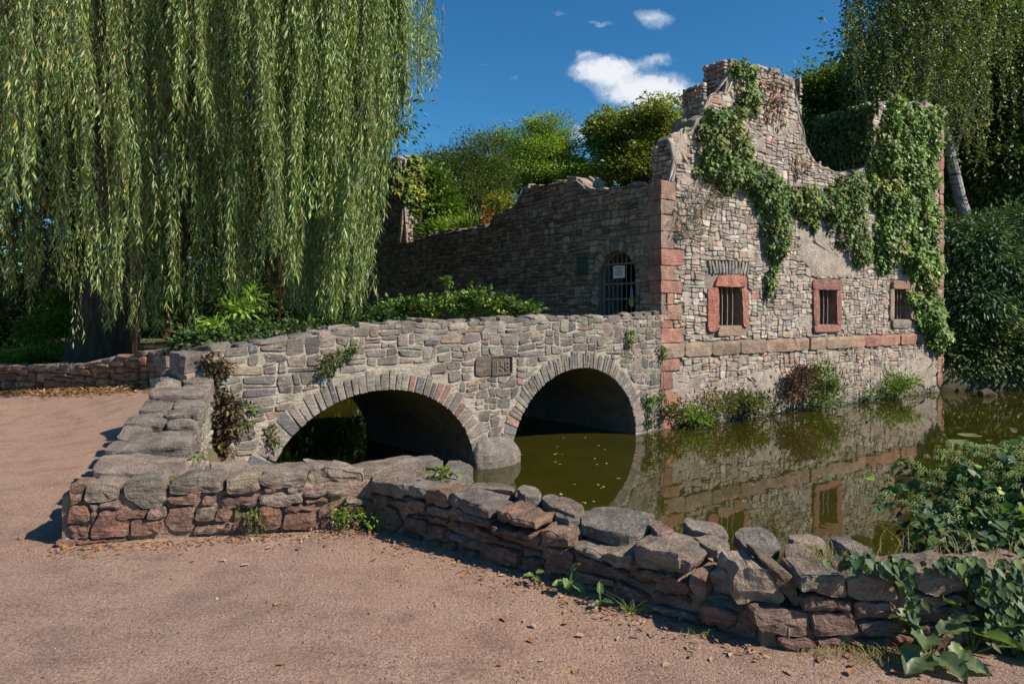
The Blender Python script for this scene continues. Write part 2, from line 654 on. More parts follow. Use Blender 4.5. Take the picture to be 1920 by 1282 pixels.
def rubble(t0, t1, z0, z1, target, seed, joint=0.012, warp=0.02, topfn=None, keep=None, push=None, aspect=(1.1, 2.6), chamf=0.2, minsz=0.035):
    rng = np.random.default_rng(seed)
    res = []
    for (a, b, c, d) in split_cells(t0, t1, z0, z1, target, rng, aspect):
        j = joint * rng.uniform(0.35, 0.8)
        P = np.array([(a + j, c + j), (b - j, c + j), (b - j, d - j), (a + j, d - j)])
        if (b - a) > 0.1 and rng.random() < 0.5:
            m = rng.uniform(0.3, 0.7)
            P = np.insert(P, 3, P[2] * (1 - m) + P[3] * m + (0, rng.uniform(0, 0.018)), 0)
        if rng.random() < 0.35:
            m = rng.uniform(0.3, 0.7)
            P = np.insert(P, 1, P[0] * (1 - m) + P[1] * m + (0, -rng.uniform(0, 0.014)), 0)
        for i in range(len(P)):
            v = mnoise.noise_vector((P[i, 0] * 3.3 + seed * 9.7, P[i, 1] * 3.9, seed * 2.1))
            v2 = mnoise.noise_vector((P[i, 0] * 11 + seed * 1.7, P[i, 1] * 13, seed * 5.1))
            P[i] += np.array([v[0] + v2[0] * 0.6, v[1] * 1.1 + v2[1] * 0.5]) * warp
        P[:, 0] = np.clip(P[:, 0], t0, t1)
        P[:, 1] = np.clip(P[:, 1], z0, None)
        if topfn is not None:
            P[:, 1] = np.minimum(P[:, 1], topfn(P[:, 0]))
        cen = P.mean(0)
        if keep is not None and not keep(cen):
            continue
        if push is not None:
            P = push(P, cen)
            if P is None:
                continue
        P = chaikin(P, chamf * rng.uniform(0.6, 1.2))
        w, h = np.ptp(P[:, 0]), np.ptp(P[:, 1])
        if min(w, h) < minsz or area(P) < minsz * minsz * 1.2:
            continue
        res.append((P, rng))
    return res


def pick(rng, pal, var=0.12):
    ws = np.array([p[1] for p in pal], float)
    c = np.array(pal[rng.choice(len(pal), p=ws / ws.sum())][0])
    return c * rng.uniform(1 - var * 1.6, 1 + var * 1.6) * (1 + rng.normal(0, var * 0.25, 3))


def lay(stones, fr, pal, mat, parent, name, seed, proud=0.02, w0=0.0, limit=300, n_hi=0, bevel=0.018, tint=None, restname='rubble'):
    """builds the stones of a wall face: the largest in view as objects, the rest joined"""
    rng = np.random.default_rng(seed)
    items = []
    for P, _ in stones:
        if area(P) < 0:
            P = P[::-1]
        c = P.mean(0)
        wc = fr.P(c[0], c[1], w0)
        V, F = lo_stone(P, proud * rng.uniform(0.5, 1.5), rng, bevel)
        V[:, 2] += w0
        # orientation: u, z, n is left- or right-handed depending on the frame
        Wd = fr.P(V[:, 0], V[:, 1], V[:, 2])
        col = pick(rng, pal)
        if tint is not None:
            col = tint(c, col, rng)
        F2 = F if HANDED(fr) else [f[::-1] for f in F]
        items.append((area(P) / max(wc[1], 1) ** 2, Wd, F2, col, wc))
    items.sort(key=lambda i: -i[0])
    for _, Wd, F, col, wc in items[:limit]:
        meshfast(name, Wd, F, mat, parent, wc, np.tile(col, (len(Wd), 1)))
    if len(items) > limit:
        A = Acc()
        for _, Wd, F, col, wc in items[limit:]:
            A.add(Wd, F, col)
        o = A.build(restname, mat, parent)
        tag(o, kind='stuff')
    return len(items)


def HANDED(fr):
    return np.dot(np.cross(fr.u, (0, 0, 1)), fr.n) > 0


def interp(pts):
    xs = np.array([p[0] for p in pts])
    ys = np.array([p[1] for p in pts])
    return lambda t: np.interp(t, xs, ys)


def wall_core(name, fr, tl, zl, topfn, w_front, thick, mat, parent, col, holes=(), botfn=None, jit=0.0, seed=0, arch=None):
    """a solid wall slab with rectangular holes and an uneven top"""
    tl = sorted(set([round(t, 4) for t in tl] + [round(h[i], 4) for h in holes for i in (0, 1)]))
    zl = sorted(set([round(z, 4) for z in zl] + [round(h[i], 4) for h in holes for i in (2, 3)]))
    A = Acc()
    rng = np.random.default_rng(seed)
    nt, nz = len(tl), len(zl)
    wf, wb = w_front, w_front - thick
    Z = np.zeros((nt, nz))
    for i, t in enumerate(tl):
        top = float(topfn(t))
        bot = float(botfn(t)) if botfn else zl[0]
        for j, z in enumerate(zl):
            Z[i, j] = max(bot, min(z, top))

    def hole(i, j):
        tm, zm = (tl[i] + tl[i + 1]) / 2, (zl[j] + zl[j + 1]) / 2
        for h in holes:
            if h[0] < tm < h[1] and h[2] < zm < h[3]:
                return True
        return False

    def solid(i, j):
        if i < 0 or j < 0 or i >= nt - 1 or j >= nz - 1:
            return False
        if hole(i, j):
            return False
        return (Z[i, j + 1] - Z[i, j] > 1e-4) or (Z[i + 1, j + 1] - Z[i + 1, j] > 1e-4)

    def pt(i, j, w):
        return fr.P(tl[i], Z[i, j], w)

    flip = not HANDED(fr)

    def quad(a, b, c, d):
        V = np.array([a, b, c, d])
        A.add(V, [(0, 1, 2, 3)] if not flip else [(3, 2, 1, 0)], col)

    for i in range(nt - 1):
        for j in range(nz - 1):
            if not solid(i, j):
                continue
            quad(pt(i, j, wf), pt(i + 1, j, wf), pt(i + 1, j + 1, wf), pt(i, j + 1, wf))
            quad(pt(i + 1, j, wb), pt(i, j, wb), pt(i, j + 1, wb), pt(i + 1, j + 1, wb))
            if not solid(i, j + 1):
                quad(pt(i, j + 1, wf), pt(i + 1, j + 1, wf), pt(i + 1, j + 1, wb), pt(i, j + 1, wb))
            if not solid(i, j - 1):
                quad(pt(i, j, wb), pt(i + 1, j, wb), pt(i + 1, j, wf), pt(i, j, wf))
            if not solid(i - 1, j):
                quad(pt(i, j, wb), pt(i, j, wf), pt(i, j + 1, wf), pt(i, j + 1, wb))
            if not solid(i + 1, j):
                quad(pt(i + 1, j, wf), pt(i + 1, j, wb), pt(i + 1, j + 1, wb), pt(i + 1, j + 1, wf))
    return A.build(name, mat, parent)


# ================================================================== GROUND, PATH, WATER
MOAT = [(-4.9, 10.2), (-3.45, 7.8), (-2.5, 5.4), (-1.0, 5.55), (1.45, 3.75), (2.7, 3.72), (6, 4.3), (14, 7), (60, 20), (60, 30), (17, 20.4), (12.5, 19.9), (12.2, 20.6),
        (3.0, 14.3), (-5.2, 25.9), (-8, 33), (-16, 36), (-10.5, 25), (-7, 15)]
PATHP = [(-60, -30), (60, -30), (60, 3.3), (2.4, 3.3), (1.3, 3.4), (-1.0, 5.2), (-2.9, 5.0), (-3.6, 7.6), (-3.2, 8.3), (-4.9, 10.6), (-6, 11.1), (-8.2, 12.5), (-10.4, 13.4), (-14, 14.2), (-60, 22)]


def ground_z(x, y):
    x = np.asarray(x, float)
    y = np.asarray(y, float)
    q = (x + 4.5) * .736 + (y - 9.3) * .677
    side_ = (x + 4.5) * (-.677) + (y - 9.3) * .736
    ramp = 0.62 * sstep(-1.9, 1.4, q) * sstep(-3.3, -1.7, side_) * sstep(9, 5, side_)
    z = np.where(y < 14, ramp, ramp)
    lawn = 0.25 * sstep(13, 17, y) * sstep(-3, -8, x)
    z = np.maximum(z * sstep(30, 16, y), lawn)
    z = z + 0.9 * sstep(20.5, 26, y) * sstep(8, 14, x)          # bank behind the right side
    ins = inpoly(x, y, MOAT)
    d = distpoly(x, y, MOAT)
    m = np.where(ins, sstep(0.0, 0.45, d), 0.0)
    ruin = inpoly(x, y, [(3.0, 14.0), (12.3, 20.0), (6, 32), (-5, 26)])
    z = np.where(ruin, 0.65, z)
    return z * (1 - m) + (-1.7) * m


def axis(fine0, fine1, step, far):
    a = list(np.arange(fine0, fine1 + 1e-6, step))
    s, v = step, fine1
    while v < far:
        s *= 1.45
        v += s
        a.append(v)
    s, v = step, fine0
    while v > -far:
        s *= 1.45
        v -= s
        a.insert(0, v)
    return np.array(a)


gx = axis(-13, 15, 0.2, 900)
gy = axis(0.8, 27, 0.2, 900)
XX, YY = np.meshgrid(gx, gy, indexing='ij')
ZZ = ground_z(XX, YY)
bump_ = np.array([mnoise.noise((x * 0.6, y * 0.6, 0)) * 0.018 + mnoise.noise((x * 2.2, y * 2.2, 4)) * 0.007 for x, y in zip(XX.ravel(), YY.ravel())]).reshape(XX.shape)
ZZ = ZZ + bump_
GV = np.stack([XX.ravel(), YY.ravel(), ZZ.ravel()], 1)
nx_, ny_ = XX.shape
ii, jj = np.meshgrid(np.arange(nx_ - 1), np.arange(ny_ - 1), indexing='ij')
ii, jj = ii.ravel(), jj.ravel()
GF = np.stack([ii * ny_ + jj, (ii + 1) * ny_ + jj, (ii + 1) * ny_ + jj + 1, ii * ny_ + jj + 1], 1)
cx_ = (gx[ii] + gx[ii + 1]) / 2
cy_ = (gy[jj] + gy[jj + 1]) / 2
onpath = inpoly(cx_, cy_, PATHP)


def submesh(V, F):
    u, inv = np.unique(F, return_inverse=True)
    return V[u], inv.reshape(F.shape)


v_, f_ = submesh(GV, GF[~onpath])
o = meshfast('ground', v_, f_, M_GROUND, None, (0, 0, 0), smooth=True)
tag(o, 'dry grass and earth banks around the moat', 'ground', kind='structure')
v_, f_ = submesh(GV, GF[onpath])
o = meshfast('path', v_, f_, M_PATH, None, (0, 0, 0), smooth=True)
tag(o, 'reddish sandy gravel path in front of the low wall', 'path', kind='structure')
wv = np.array([(-30, 2, WATER_Z), (62, 2, WATER_Z), (62, 40, WATER_Z), (-30, 40, WATER_Z)], float)
o = meshfast('water', wv, np.array([[0, 1, 2, 3]]), M_WATER, None, (0, 0, WATER_Z))
tag(o, 'still murky green moat water', 'water', kind='structure')

# ================================================================== CASTLE RUIN
RNG = np.random.default_rng(11)
ruin = empty('castle_ruin', (2.96, 13.53, WATER_Z))
tag(ruin, 'roofless rubble stone castle ruin with red sandstone corners and broken gable', 'ruin')
PAL_FAC = [((0.435, 0.362, 0.295), 4), ((0.37, 0.318, 0.268), 4), ((0.52, 0.455, 0.38), 2.2), ((0.425, 0.33, 0.26), 2.0), ((0.31, 0.265, 0.235), 1.5), ((0.46, 0.25, 0.18), .25)]
PAL_RED = [((0.42, 0.215, 0.16), 5), ((0.43, 0.26, 0.19), 2.5), ((0.38, 0.185, 0.14), 2)]
PAL_BUFF = [((0.36, 0.255, 0.185), 2), ((0.40, 0.21, 0.15), 3), ((0.33, 0.225, 0.165), 2)]

fac_top = interp([(-0.02, 4.0), (0.37, 4.02), (0.40, 4.9), (0.50, 5.1), (0.90, 5.2), (0.98, 5.45), (1.30, 5.6), (1.34, 6.05), (1.95, 6.2), (2.02, 6.75), (2.2, 6.93), (3.2, 6.93), (4.35, 6.9), (4.5, 6.4), (4.7, 5.55), (5.1, 5.08),
                  (5.87, 4.95), (6.7, 4.92), (7.3, 5.2), (7.62, 5.2), (7.66, 6.8), (8.3, 7.05), (9.4, 7.15), (10.7, 7.4), (11.3, 7.3), (11.46, 7.2)])


def fac_top_r(t):
    t = np.asarray(t, float)
    return fac_top(t) + 0.05 * np.sin(t * 17.3) * np.sin(t * 5.1 + 1) + 0.03 * np.sin(t * 41)


WIN = [(1.34, 2.655, 1.04, 2.313, 1.69, 2.44, 1.23, 2.06), (5.05, 6.205, 1.02, 2.30, 5.265, 6.02, 1.205, 2.05), (8.52, 9.75, 1.06, 2.35, 8.72, 9.50, 1.30, 2.12)]
win_holes = [(w[4], w[5], w[6], w[7]) for w in WIN]
fac_core = wall_core('facade_wall', FAC, list(np.arange(0.3, 11.46, 0.12)) + [0.02, 11.44, 0.37, 0.40, 0.98, 1.30, 1.34, 1.95, 2.02, 7.62, 7.66], np.arange(-1.7, 7.6, 0.3), fac_top_r, -0.022, 0.62, M_MORT, ruin,
                     (0.27, 0.222, 0.185), win_holes)


def blocks_rect(P, cen, rects):
    for (a, b, c, d) in rects:
        if a < cen[0] < b and c < cen[1] < d:
            return None
        ins = (P[:, 0] > a) & (P[:, 0] < b) & (P[:, 1] > c) & (P[:, 1] < d)
        if ins.any():
            P = P.copy()
            for i in np.where(ins)[0]:
                opts = []
                if cen[0] <= a:
                    opts.append((P[i, 0] - a, 0, a))
                if cen[0] >= b:
                    opts.append((b - P[i, 0], 0, b))
                if cen[1] <= c:
                    opts.append((P[i, 1] - c, 1, c))
                if cen[1] >= d:
                    opts.append((d - P[i, 1], 1, d))
                if not opts:
                    return None
                k = min(opts)
                P[i, k[1]] = k[2]
    return P


# quoins on the near corner: (z0, z1, length on facade, length on side)
quo = []
zq = [(-.95, -.62, .42), (-.62, -.35, .24), (-.35, -.02, .52), (-.02, .34, .30), (.34, .60, .50), (.905, 1.20, .60), (1.20, 1.36, .28), (1.36, 1.67, .55), (1.67, 1.90, .34), (1.90, 2.15, .58), (2.15, 2.45, .36), (2.45, 2.78, .62),
      (2.78, 3.13, .34), (3.13, 3.46, .58), (3.46, 3.76, .34), (3.76, 4.14, .40)]
quo_rects = []
rq = np.random.default_rng(5)
quoins = empty('corner_quoins', tuple(FAC.P(0, -0.8)), ruin)
for k, (z0, z1, lf) in enumerate(zq):
    ls = (0.55 if lf < 0.4 else 0.34) * rq.uniform(0.85, 1.15)
    j = 0.006
    pr = rq.uniform(0.004, 0.018)
    # block filling the corner: L extent on both faces
    P = np.array([(-pr, -ls), (lf, -ls), (lf, pr), (-pr, pr)])
    base = FAC.P(0, 0, 0)
    V, F = [], []
    plan = [(lf - j, pr), (-pr, pr), (-pr, -ls + j), (lf - j, -ls + j)]     # (t, w) counter-clockwise seen from below
    bev = 0.012
    lv = [(z0 + j, bev), (z0 + j + bev, 0), ((z0 + z1) / 2, 0), (z1 - j - bev, 0), (z1 - j, bev)]
    rings = []
    sub = []
    for a in range(4):
        p0, p1 = np.array(plan[a]), np.array(plan[(a + 1) % 4])
        m = 6 if a in (0, 1) else 2
        for s in range(m):
            sub.append(p0 + (p1 - p0) * s / m)
    sub = np.array(sub)
    cc = sub.mean(0)
    for z, ins in lv:
        q = sub + np.sign(cc - sub) * ins * (np.abs(cc - sub) > 0.02)
        rings.append(np.column_stack([q, np.full(len(q), z)]))
    Vt = np.concatenate(rings)
    for i in range(len(Vt)):
        nv = mnoise.noise_vector((Vt[i] * 5 + k * 7.3)[:])
        nv2 = mnoise.noise_vector((Vt[i] * 21 + k * 7.3)[:])
        Vt[i] += np.array(nv) * 0.016 + np.array(nv2) * 0.009
        if k in (7, 8) and Vt[i, 0] < 0.12 and Vt[i, 1] > -0.12:
            Vt[i, :2] += np.array([0.05, -0.06]) * abs(nv2[0]) * 3
    n = len(sub)
    F = [(r * n + a, r * n + (a + 1) % n, (r + 1) * n + (a + 1) % n, (r + 1) * n + a) for r in range(len(lv) - 1) for a in range(n)]
    F.append(tuple(range(n))[::-1])
    F.append(tuple((len(lv) - 1) * n + a for a in range(n)))
    Wd = FAC.P(Vt[:, 0], Vt[:, 2], Vt[:, 1])
    col = pick(rq, PAL_RED if rq.random() < 0.75 else PAL_BUFF, 0.08)
    if z0 > 2.7:
        col = pick(rq, [((0.36, 0.255, 0.20), 1), ((0.38, 0.23, 0.175), 1)], 0.06)
    meshfast('quoin', Wd, F, M_RED, quoins, Wd.mean(0), np.tile(col, (len(Wd), 1)))
    quo_rects.append((-0.5, lf + 0.006, z0, z1))
# plastered pier above the corner
pier_bands = [(4.14, 4.52, .30, .76), (4.52, 5.18, .34, .78)]

# string course
sc_rects = [(-.5, 11.5, .60, .905)]
course = empty('string_course', tuple(FAC.P(5, .75)), ruin)
t = -0.015
k = 0
while t < 11.3:
    w = rq.uniform(.55, 1.05)
    t1 = min(t + w, 11.46)
    P = np.array([(t + .006, .605), (t1 - .006, .605), (t1 - .006, .90), (t + .006, .90)])
    V, F = hi_stone(P, 0.12, rq, 0.006, 0.004, 22, 0.014, 1)
    V[:, 2] += 0.028 + rq.uniform(0, .012)
    top = V[:, 1] > .86
    V[top, 2] -= np.clip((V[top, 1] - .86) * 0.5, 0, .03)
    Wd = FAC.P(V[:, 0], V[:, 1], V[:, 2])
    col = pick(rq, PAL_BUFF if t < 6.2 and rq.random() < .7 else PAL_RED, 0.08)
    meshfast('course_block', Wd, F, M_RED, course, Wd.mean(0), np.tile(col, (len(Wd), 1)))
    t = t1
    k += 1

# right-hand corner pilaster (red blocks up the far end of the facade)
z = -0.6
while z < 7.0:
    h = rq.uniform(.26, .46)
    a = 11.46 - rq.choice([.26, .4])
    if not (.5 < z + h / 2 < 1.0):
        P = np.array([(a, z + .006), (11.47, z + .006), (11.47, z + h - .006), (a, z + h - .006)])
        V, F = hi_stone(P, 0.3, rq, 0.008, 0.01, 18, 0.014, 1)
        V[:, 2] += 0.03
        Wd = FAC.P(V[:, 0], V[:, 1], V[:, 2])
        meshfast('quoin', Wd, F, M_RED, quoins, Wd.mean(0), np.tile(pick(rq, PAL_RED, .08), (len(Wd), 1)))
        quo_rects.append((a - .005, 12, z, z + h))
    z += h

# windows
bar_off = []
for wi, w in enumerate(WIN):
    T0, T1, Z0, Z1, t0, t1, z0, z1 = w
    we = empty('window', tuple(FAC.P((t0 + t1) / 2, z0)), ruin)
    if wi == 0:
        fr_col = [(0.44, 0.185, 0.13), (0.43, 0.17, 0.13), (0.42, 0.20, 0.145), (0.37, 0.25, 0.18)]
        parts = [('lintel', [(T0 + .18, z1), (T1 - .05, z1), (T1 - .06, Z1), (T0 + .38, Z1)]), ('jamb', [(T0, Z0 + .08), (t0, Z0 + .06), (t0, z1 - .02), (T0, z1 - .04)]),
                 ('jamb', [(t1, z0 - .01), (T1, z0 - .06), (T1, z1 - .006), (t1, z1 - .006)]), ('sill', [(t0 - .1, Z0 - .03), (t1 + .1, Z0 - .03), (t1 + .1, z0 - .006), (t0 + .004, z0 - .006)])]
        pr = .035
    elif wi == 1:
        fr_col = [(0.35, 0.175, 0.145), (0.37, 0.165, 0.13), (0.37, 0.165, 0.13), (0.39, 0.18, 0.14)]
        parts = [('lintel', [(T0, z1), (T1, z1), (T1, Z1), (T0, Z1)]), ('jamb', [(T0, z0), (t0, z0), (t0, z1 - .006), (T0, z1 - .006)]), ('jamb', [(t1, z0), (T1, z0), (T1, z1 - .006), (t1, z1 - .006)]),
                 ('sill', [(T0, Z0), (T1, Z0), (T1, z0 - .006), (T0, z0 - .006)])]
        pr = .05
    else:
        fr_col = [(0.39, 0.235, 0.17), (0.40, 0.29, 0.22), (0.38, 0.24, 0.18), (0.34, 0.285, 0.225)]
        parts = [('lintel', [(T0 + .1, z1), (T1, z1), (T1, Z1), (T0 + .1, Z1)]), ('jamb', [(T0, z0), (t0, z0), (t0, z1 - .006), (T0, z1 - .006)]), ('jamb', [(t1, z0), (T1, z0), (T1, z1 - .006), (t1, z1 - .006)]),
                 ('sill', [(T0 + .12, Z0), (t1 + .1, Z0), (t1 + .1, z0 - .006), (T0 + .12, z0 - .006)])]
        pr = .04
    for (nm, P), c in zip(parts, fr_col):
        V, F = hi_stone(np.array(P, float), 0.34, rq, 0.006 if wi else 0.014, 0.002, 30, 0.012, 1)
        V[:, 2] += pr
        Wd = FAC.P(V[:, 0], V[:, 1], V[:, 2])
        meshfast(nm, Wd, F, M_RED, we, Wd.mean(0), np.tile(c, (len(Wd), 1)))
    nb = 4
    for b in range(nb):
        if wi == 0 and b == 0:
            continue
        tb = t0 + (t1 - t0) * (b + 0.62) / (nb + .4)
        V, F = tube([FAC.P(tb, z0 - .04, -.14), FAC.P(tb + .004, (z0 + z1) / 2, -.135), FAC.P(tb, z1 + .04, -.14)], 0.016, 7)
        meshfast('bar', V, F, M_PALEIRON, we, V.mean(0))
    quo_rects.append((T0 - .02 if wi != 0 else T0 - .01, T1 + .01, Z0 - .03, Z1 + .01))

# soldier stones above the first window
for b in range(13):
    tb = 1.42 + b * .098
    lean = (b - 6) * 0.012
    P = np.array([(tb, 2.33), (tb + .075, 2.33), (tb + .08 + lean, 2.62 + rq.uniform(-.04, .02)), (tb + .01 + lean, 2.62)])
    V, F = hi_stone(P, 0.07, rq, 0.007, .006, 14, .01, 1)
    V[:, 2] += .02
    Wd = FAC.P(V[:, 0], V[:, 1], V[:, 2])
    meshfast('arch_stone', Wd, F, M_FAC, fac_core, Wd.mean(0), np.tile(pick(rq, [((.27, .245, .22), 2), ((.36, .32, .27), 1)], .1), (len(Wd), 1)))
quo_rects.append((1.36, 2.72, 2.32, 2.62))

# plaster patches on the facade, outlines in facade metres
PLASTER = [[FAC.tz(*p) for p in poly] for poly in (
    [(1498, 430), (1550, 424), (1562, 470), (1600, 476), (1640, 505), (1660, 500), (1590, 520), (1570, 516), (1520, 520), (1500, 480)],
    [(1690, 680), (1768, 668), (1768, 728), (1730, 726), (1700, 715), (1680, 700)],
    [(1258, 252), (1288, 242), (1288, 305), (1262, 308)],
    [(1400, 700), (1450, 695), (1480, 715), (1470, 735), (1420, 735)],
    [(1425, 330), (1470, 345), (1500, 370), (1470, 372), (1440, 350)])]


def fac_keep(c):
    for p in PLASTER[:4]:
        if inpoly(c[0], c[1], p):
            return False
    return True


fst = rubble(0.0, 11.46, -1.1, 7.6, 0.023, 3, 0.011, 0.055, fac_top_r, fac_keep, lambda P, c: blocks_rect(P, c, quo_rects + sc_rects), (1.3, 3.2), .16)
rr = np.random.default_rng(8)


def fac_tint(c, col, rng):
    if c[1] < -0.62:                      # damp, algae-pale waterline course
        return col * np.array([0.72, 0.80, 0.74]) * (.5 if c[1] < -.73 else 1)
    if c[1] < 0.6:
        return col * np.array([0.93, 0.9, 0.88])
    return col


lay(fst, FAC, PAL_FAC, M_FAC, fac_core, 'stone', 21, 0.017, -0.006, 290, tint=fac_tint, bevel=.01)
for p in PLASTER[:4]:
    P = np.array(p)
    if area(P) < 0:
        P = P[::-1]
    P = resample(P, 56)
    P = P + np.array([[mnoise.noise((a * 4, b * 4, 1)), mnoise.noise((a * 4, b * 4, 9))] for a, b in P]) * .16 + np.array([[mnoise.noise((a * 14, b * 14, 1)), mnoise.noise((a * 14, b * 14, 9))] for a, b in P]) * .05
    V, F = prism(P, [(0, -.04), (.0, -.002), (.05, .006), (.16, .010), (.3, .006)], .008)
    for i in range(len(V)):
        V[i, 2] += .010 * mnoise.noise(V[i] * 5) + .004 * mnoise.noise(V[i] * 17)
    V[:, 2] += 0.006
    Wd = FAC.P(V[:, 0], V[:, 1], V[:, 2])
    meshfast('plaster_patch', Wd, F, M_PLAS, fac_core, Wd.mean(0), np.tile((0.40, 0.335, 0.275), (len(Wd), 1)), smooth=True)

# mortar smeared thinly over the stones
rm = np.random.default_rng(303)
for k in range(34):
    ct = rm.uniform(.7, 11.0)
    cz = rm.uniform(-.6, .5) if k < 14 else rm.uniform(1.0, min(6.2, float(fac_top(ct)) - .4))
    if any(a - .2 < ct < b + .2 and c - .2 < cz < d + .2 for (a, b, c, d) in quo_rects):
        continue
    an = np.linspace(0, 2 * PI, 30, endpoint=False)
    rad_ = rm.uniform(.18, .5)
    P = np.column_stack([ct + rad_ * 1.5 * np.cos(an), cz + rad_ * .7 * np.sin(an)])
    P = P + np.array([[mnoise.noise((a * 3, b * 3, k)), mnoise.noise((a * 3, b * 3, k + 50))] for a, b in P]) * rad_ * .6
    P[:, 1] = np.where((P[:, 1] > .58) & (P[:, 1] < .92), .58 if cz < .6 else .92, P[:, 1])
    V, F = prism(P, [(0, -.03), (.0, -.004), (.04, .003), (.1, .006), (.18, .006)], .006)
    for i in range(len(V)):
        V[i, 2] += .012 * mnoise.noise(V[i] * 7) + .005 * mnoise.noise(V[i] * 21)
    Wd = FAC.P(V[:, 0], V[:, 1], V[:, 2])
    meshfast('mortar_patch', Wd, F, M_PLAS, fac_core, Wd.mean(0), np.tile(np.array((.37, .305, .255)) * rm.uniform(.85, 1.15), (len(Wd), 1)), smooth=True)

# jagged stones along the broken top and exposed wall ends
def ragged(fr, topfn, t0, t1, parent, mat, pal, seed, step=0.34, thick=0.62, name='cap_stone', back=0.0):
    rg = np.random.default_rng(seed)
    t = t0
    while t < t1:
        w = step * rg.uniform(.6, 1.5)
        z = float(topfn(t + w / 2))
        slope = abs(float(topfn(t + w)) - float(topfn(t)))
        if slope < 0.5:
            for row in range(2):
                h = rg.uniform(.08, .18)
                hw = thick * rg.uniform(.42, .5)
                P = np.array([(0, -hw / 2), (w * rg.uniform(.85, 1.0), -hw / 2 * rg.uniform(.7, 1.1)), (w * rg.uniform(.85, 1.0), hw / 2), (0, hw / 2 * rg.uniform(.8, 1.1))])
                P[:, 0] += -w / 2
                V, F = hi_stone(P, h, rg, .014, .01, 12, .02, 1)
                wc = back - thick * (.25 + .5 * row)
                O = fr.P(t + w / 2, z + h * rg.uniform(.3, .75), wc)
                sl = (float(topfn(t + w)) - float(topfn(t))) / w
                ex = fr.u + np.array([0, 0, 1.0]) * (np.clip(sl, -.6, .6) + rg.normal(0, .05))
                Wd = toworld(V, O, ex, fr.n, np.array([0, 0, 1.0]))
                if HANDED(fr) is False:
                    pass
                hd = np.dot(np.cross(ex, fr.n), (0, 0, 1)) > 0
                meshfast(name, Wd, F if hd else [f[::-1] for f in F], mat, parent, O, np.tile(pick(rg, pal), (len(Wd), 1)))
        t += w


ragged(FAC, fac_top_r, 0.4, 11.3, fac_core, M_FAC, [((.27, .235, .2), 3), ((.36, .3, .25), 1)], 31, .4)

# ---- side wall (in shade) with the gate
side_top = interp([(0, 4.12), (2.2, 4.2), (2.35, 4.32), (2.55, 4.52), (3.1, 4.58), (4.75, 4.66), (4.8, 4.62), (5.25, 4.25), (6.15, 4.15), (6.5, 3.85), (8.6, 3.92), (10.2, 3.95), (11.2, 3.85), (12.18, 3.82), (12.2, 6.7), (12.7, 6.9), (13.4, 6.95), (15.5, 7.3)])


def side_top_r(t):
    t = np.asarray(t, float)
    return side_top(t) + 0.035 * np.sin(t * 13.3) * np.sin(t * 4.1 + 1)


GT0, GT1, GSPR, GTOP, GBOT = .72, 1.90, 2.25, 2.83, .62
ga, gb, gc = (GT1 - GT0) / 2, GTOP - GSPR, (GT0 + GT1) / 2


def gate_arch(t, grow=0.0):
    x = np.clip((np.asarray(t, float) - gc) / (ga + grow), -1, 1)
    return GSPR + (gb + grow) * np.sqrt(1 - x * x)


# the wall core is cut round the gate: left, right and over it
gt = list(np.linspace(GT0, GT1, 17))
side_core = wall_core('side_wall', SIDE, list(np.arange(2.1, 15.5, .25)) + [.02, .4, GT1, 12.18, 12.2, 15.5], list(np.arange(-1.7, 7.4, .4)), side_top_r, -.022, .7, M_MORT, ruin, (.23, .195, .15))
# remove nothing in t<GT0..: the piece t in (.4, GT1) is rebuilt below
me_ = side_core.data
import bmesh
bm = bmesh.new()
bm.from_mesh(me_)
off = np.array(WLOC[side_core.name])
kill = []
for f in bm.faces:
    c = np.array(f.calc_center_median()) + off - SIDE.c
    tt = np.dot(c, SIDE.u)
    if .4 < tt < GT1 - 1e-3:
        kill.append(f)
bmesh.ops.delete(bm, geom=kill, context='FACES')
bm.to_mesh(me_)
bm.free()
A = Acc()
tt_ = [.4] + gt
for i in range(len(tt_) - 1):
    a, b = tt_[i], tt_[i + 1]
    za = -1.7 if a < GT0 - 1e-6 else float(gate_arch(a))
    zb = -1.7 if a < GT0 - 1e-6 else float(gate_arch(b))
    ta, tb = float(side_top_r(a)), float(side_top_r(b))
    wf, wb = -.022, -.722
    A.add([SIDE.P(a, za, wf), SIDE.P(b, zb, wf), SIDE.P(b, tb, wf), SIDE.P(a, ta, wf)], [(3, 2, 1, 0)], (.23, .195, .15))
    A.add([SIDE.P(a, za, wb), SIDE.P(b, zb, wb), SIDE.P(b, tb, wb), SIDE.P(a, ta, wb)], [(0, 1, 2, 3)], (.23, .195, .15))
    A.add([SIDE.P(a, za, wf), SIDE.P(b, zb, wf), SIDE.P(b, zb, wb), SIDE.P(a, za, wb)], [(0, 1, 2, 3)], (.23, .195, .15))
    A.add([SIDE.P(a, ta, wf), SIDE.P(b, tb, wf), SIDE.P(b, tb, wb), SIDE.P(a, ta, wb)], [(3, 2, 1, 0)], (.23, .195, .15))
for tq in (GT0, GT1):
    A.add([SIDE.P(tq, -1.7, -.022), SIDE.P(tq, GSPR, -.022), SIDE.P(tq, GSPR, -.722), SIDE.P(tq, -1.7, -.722)], [(0, 1, 2, 3)], (.23, .195, .15))
# threshold under the gate
A.add(*box(SIDE.P(gc, (GBOT - 1.7) / 2, -.372), SIDE.u * ga, SIDE.n * .35, (0, 0, (GBOT + 1.7) / 2)), (.23, .195, .15))
A.build('gate_surround', M_MORT, ruin)

PAL_SIDE = [((0.33, 0.27, 0.205), 4), ((0.27, 0.23, 0.185), 3), ((0.41, 0.34, 0.25), 2), ((0.35, 0.24, 0.17), .8), ((.18, .155, .13), 1.0)]


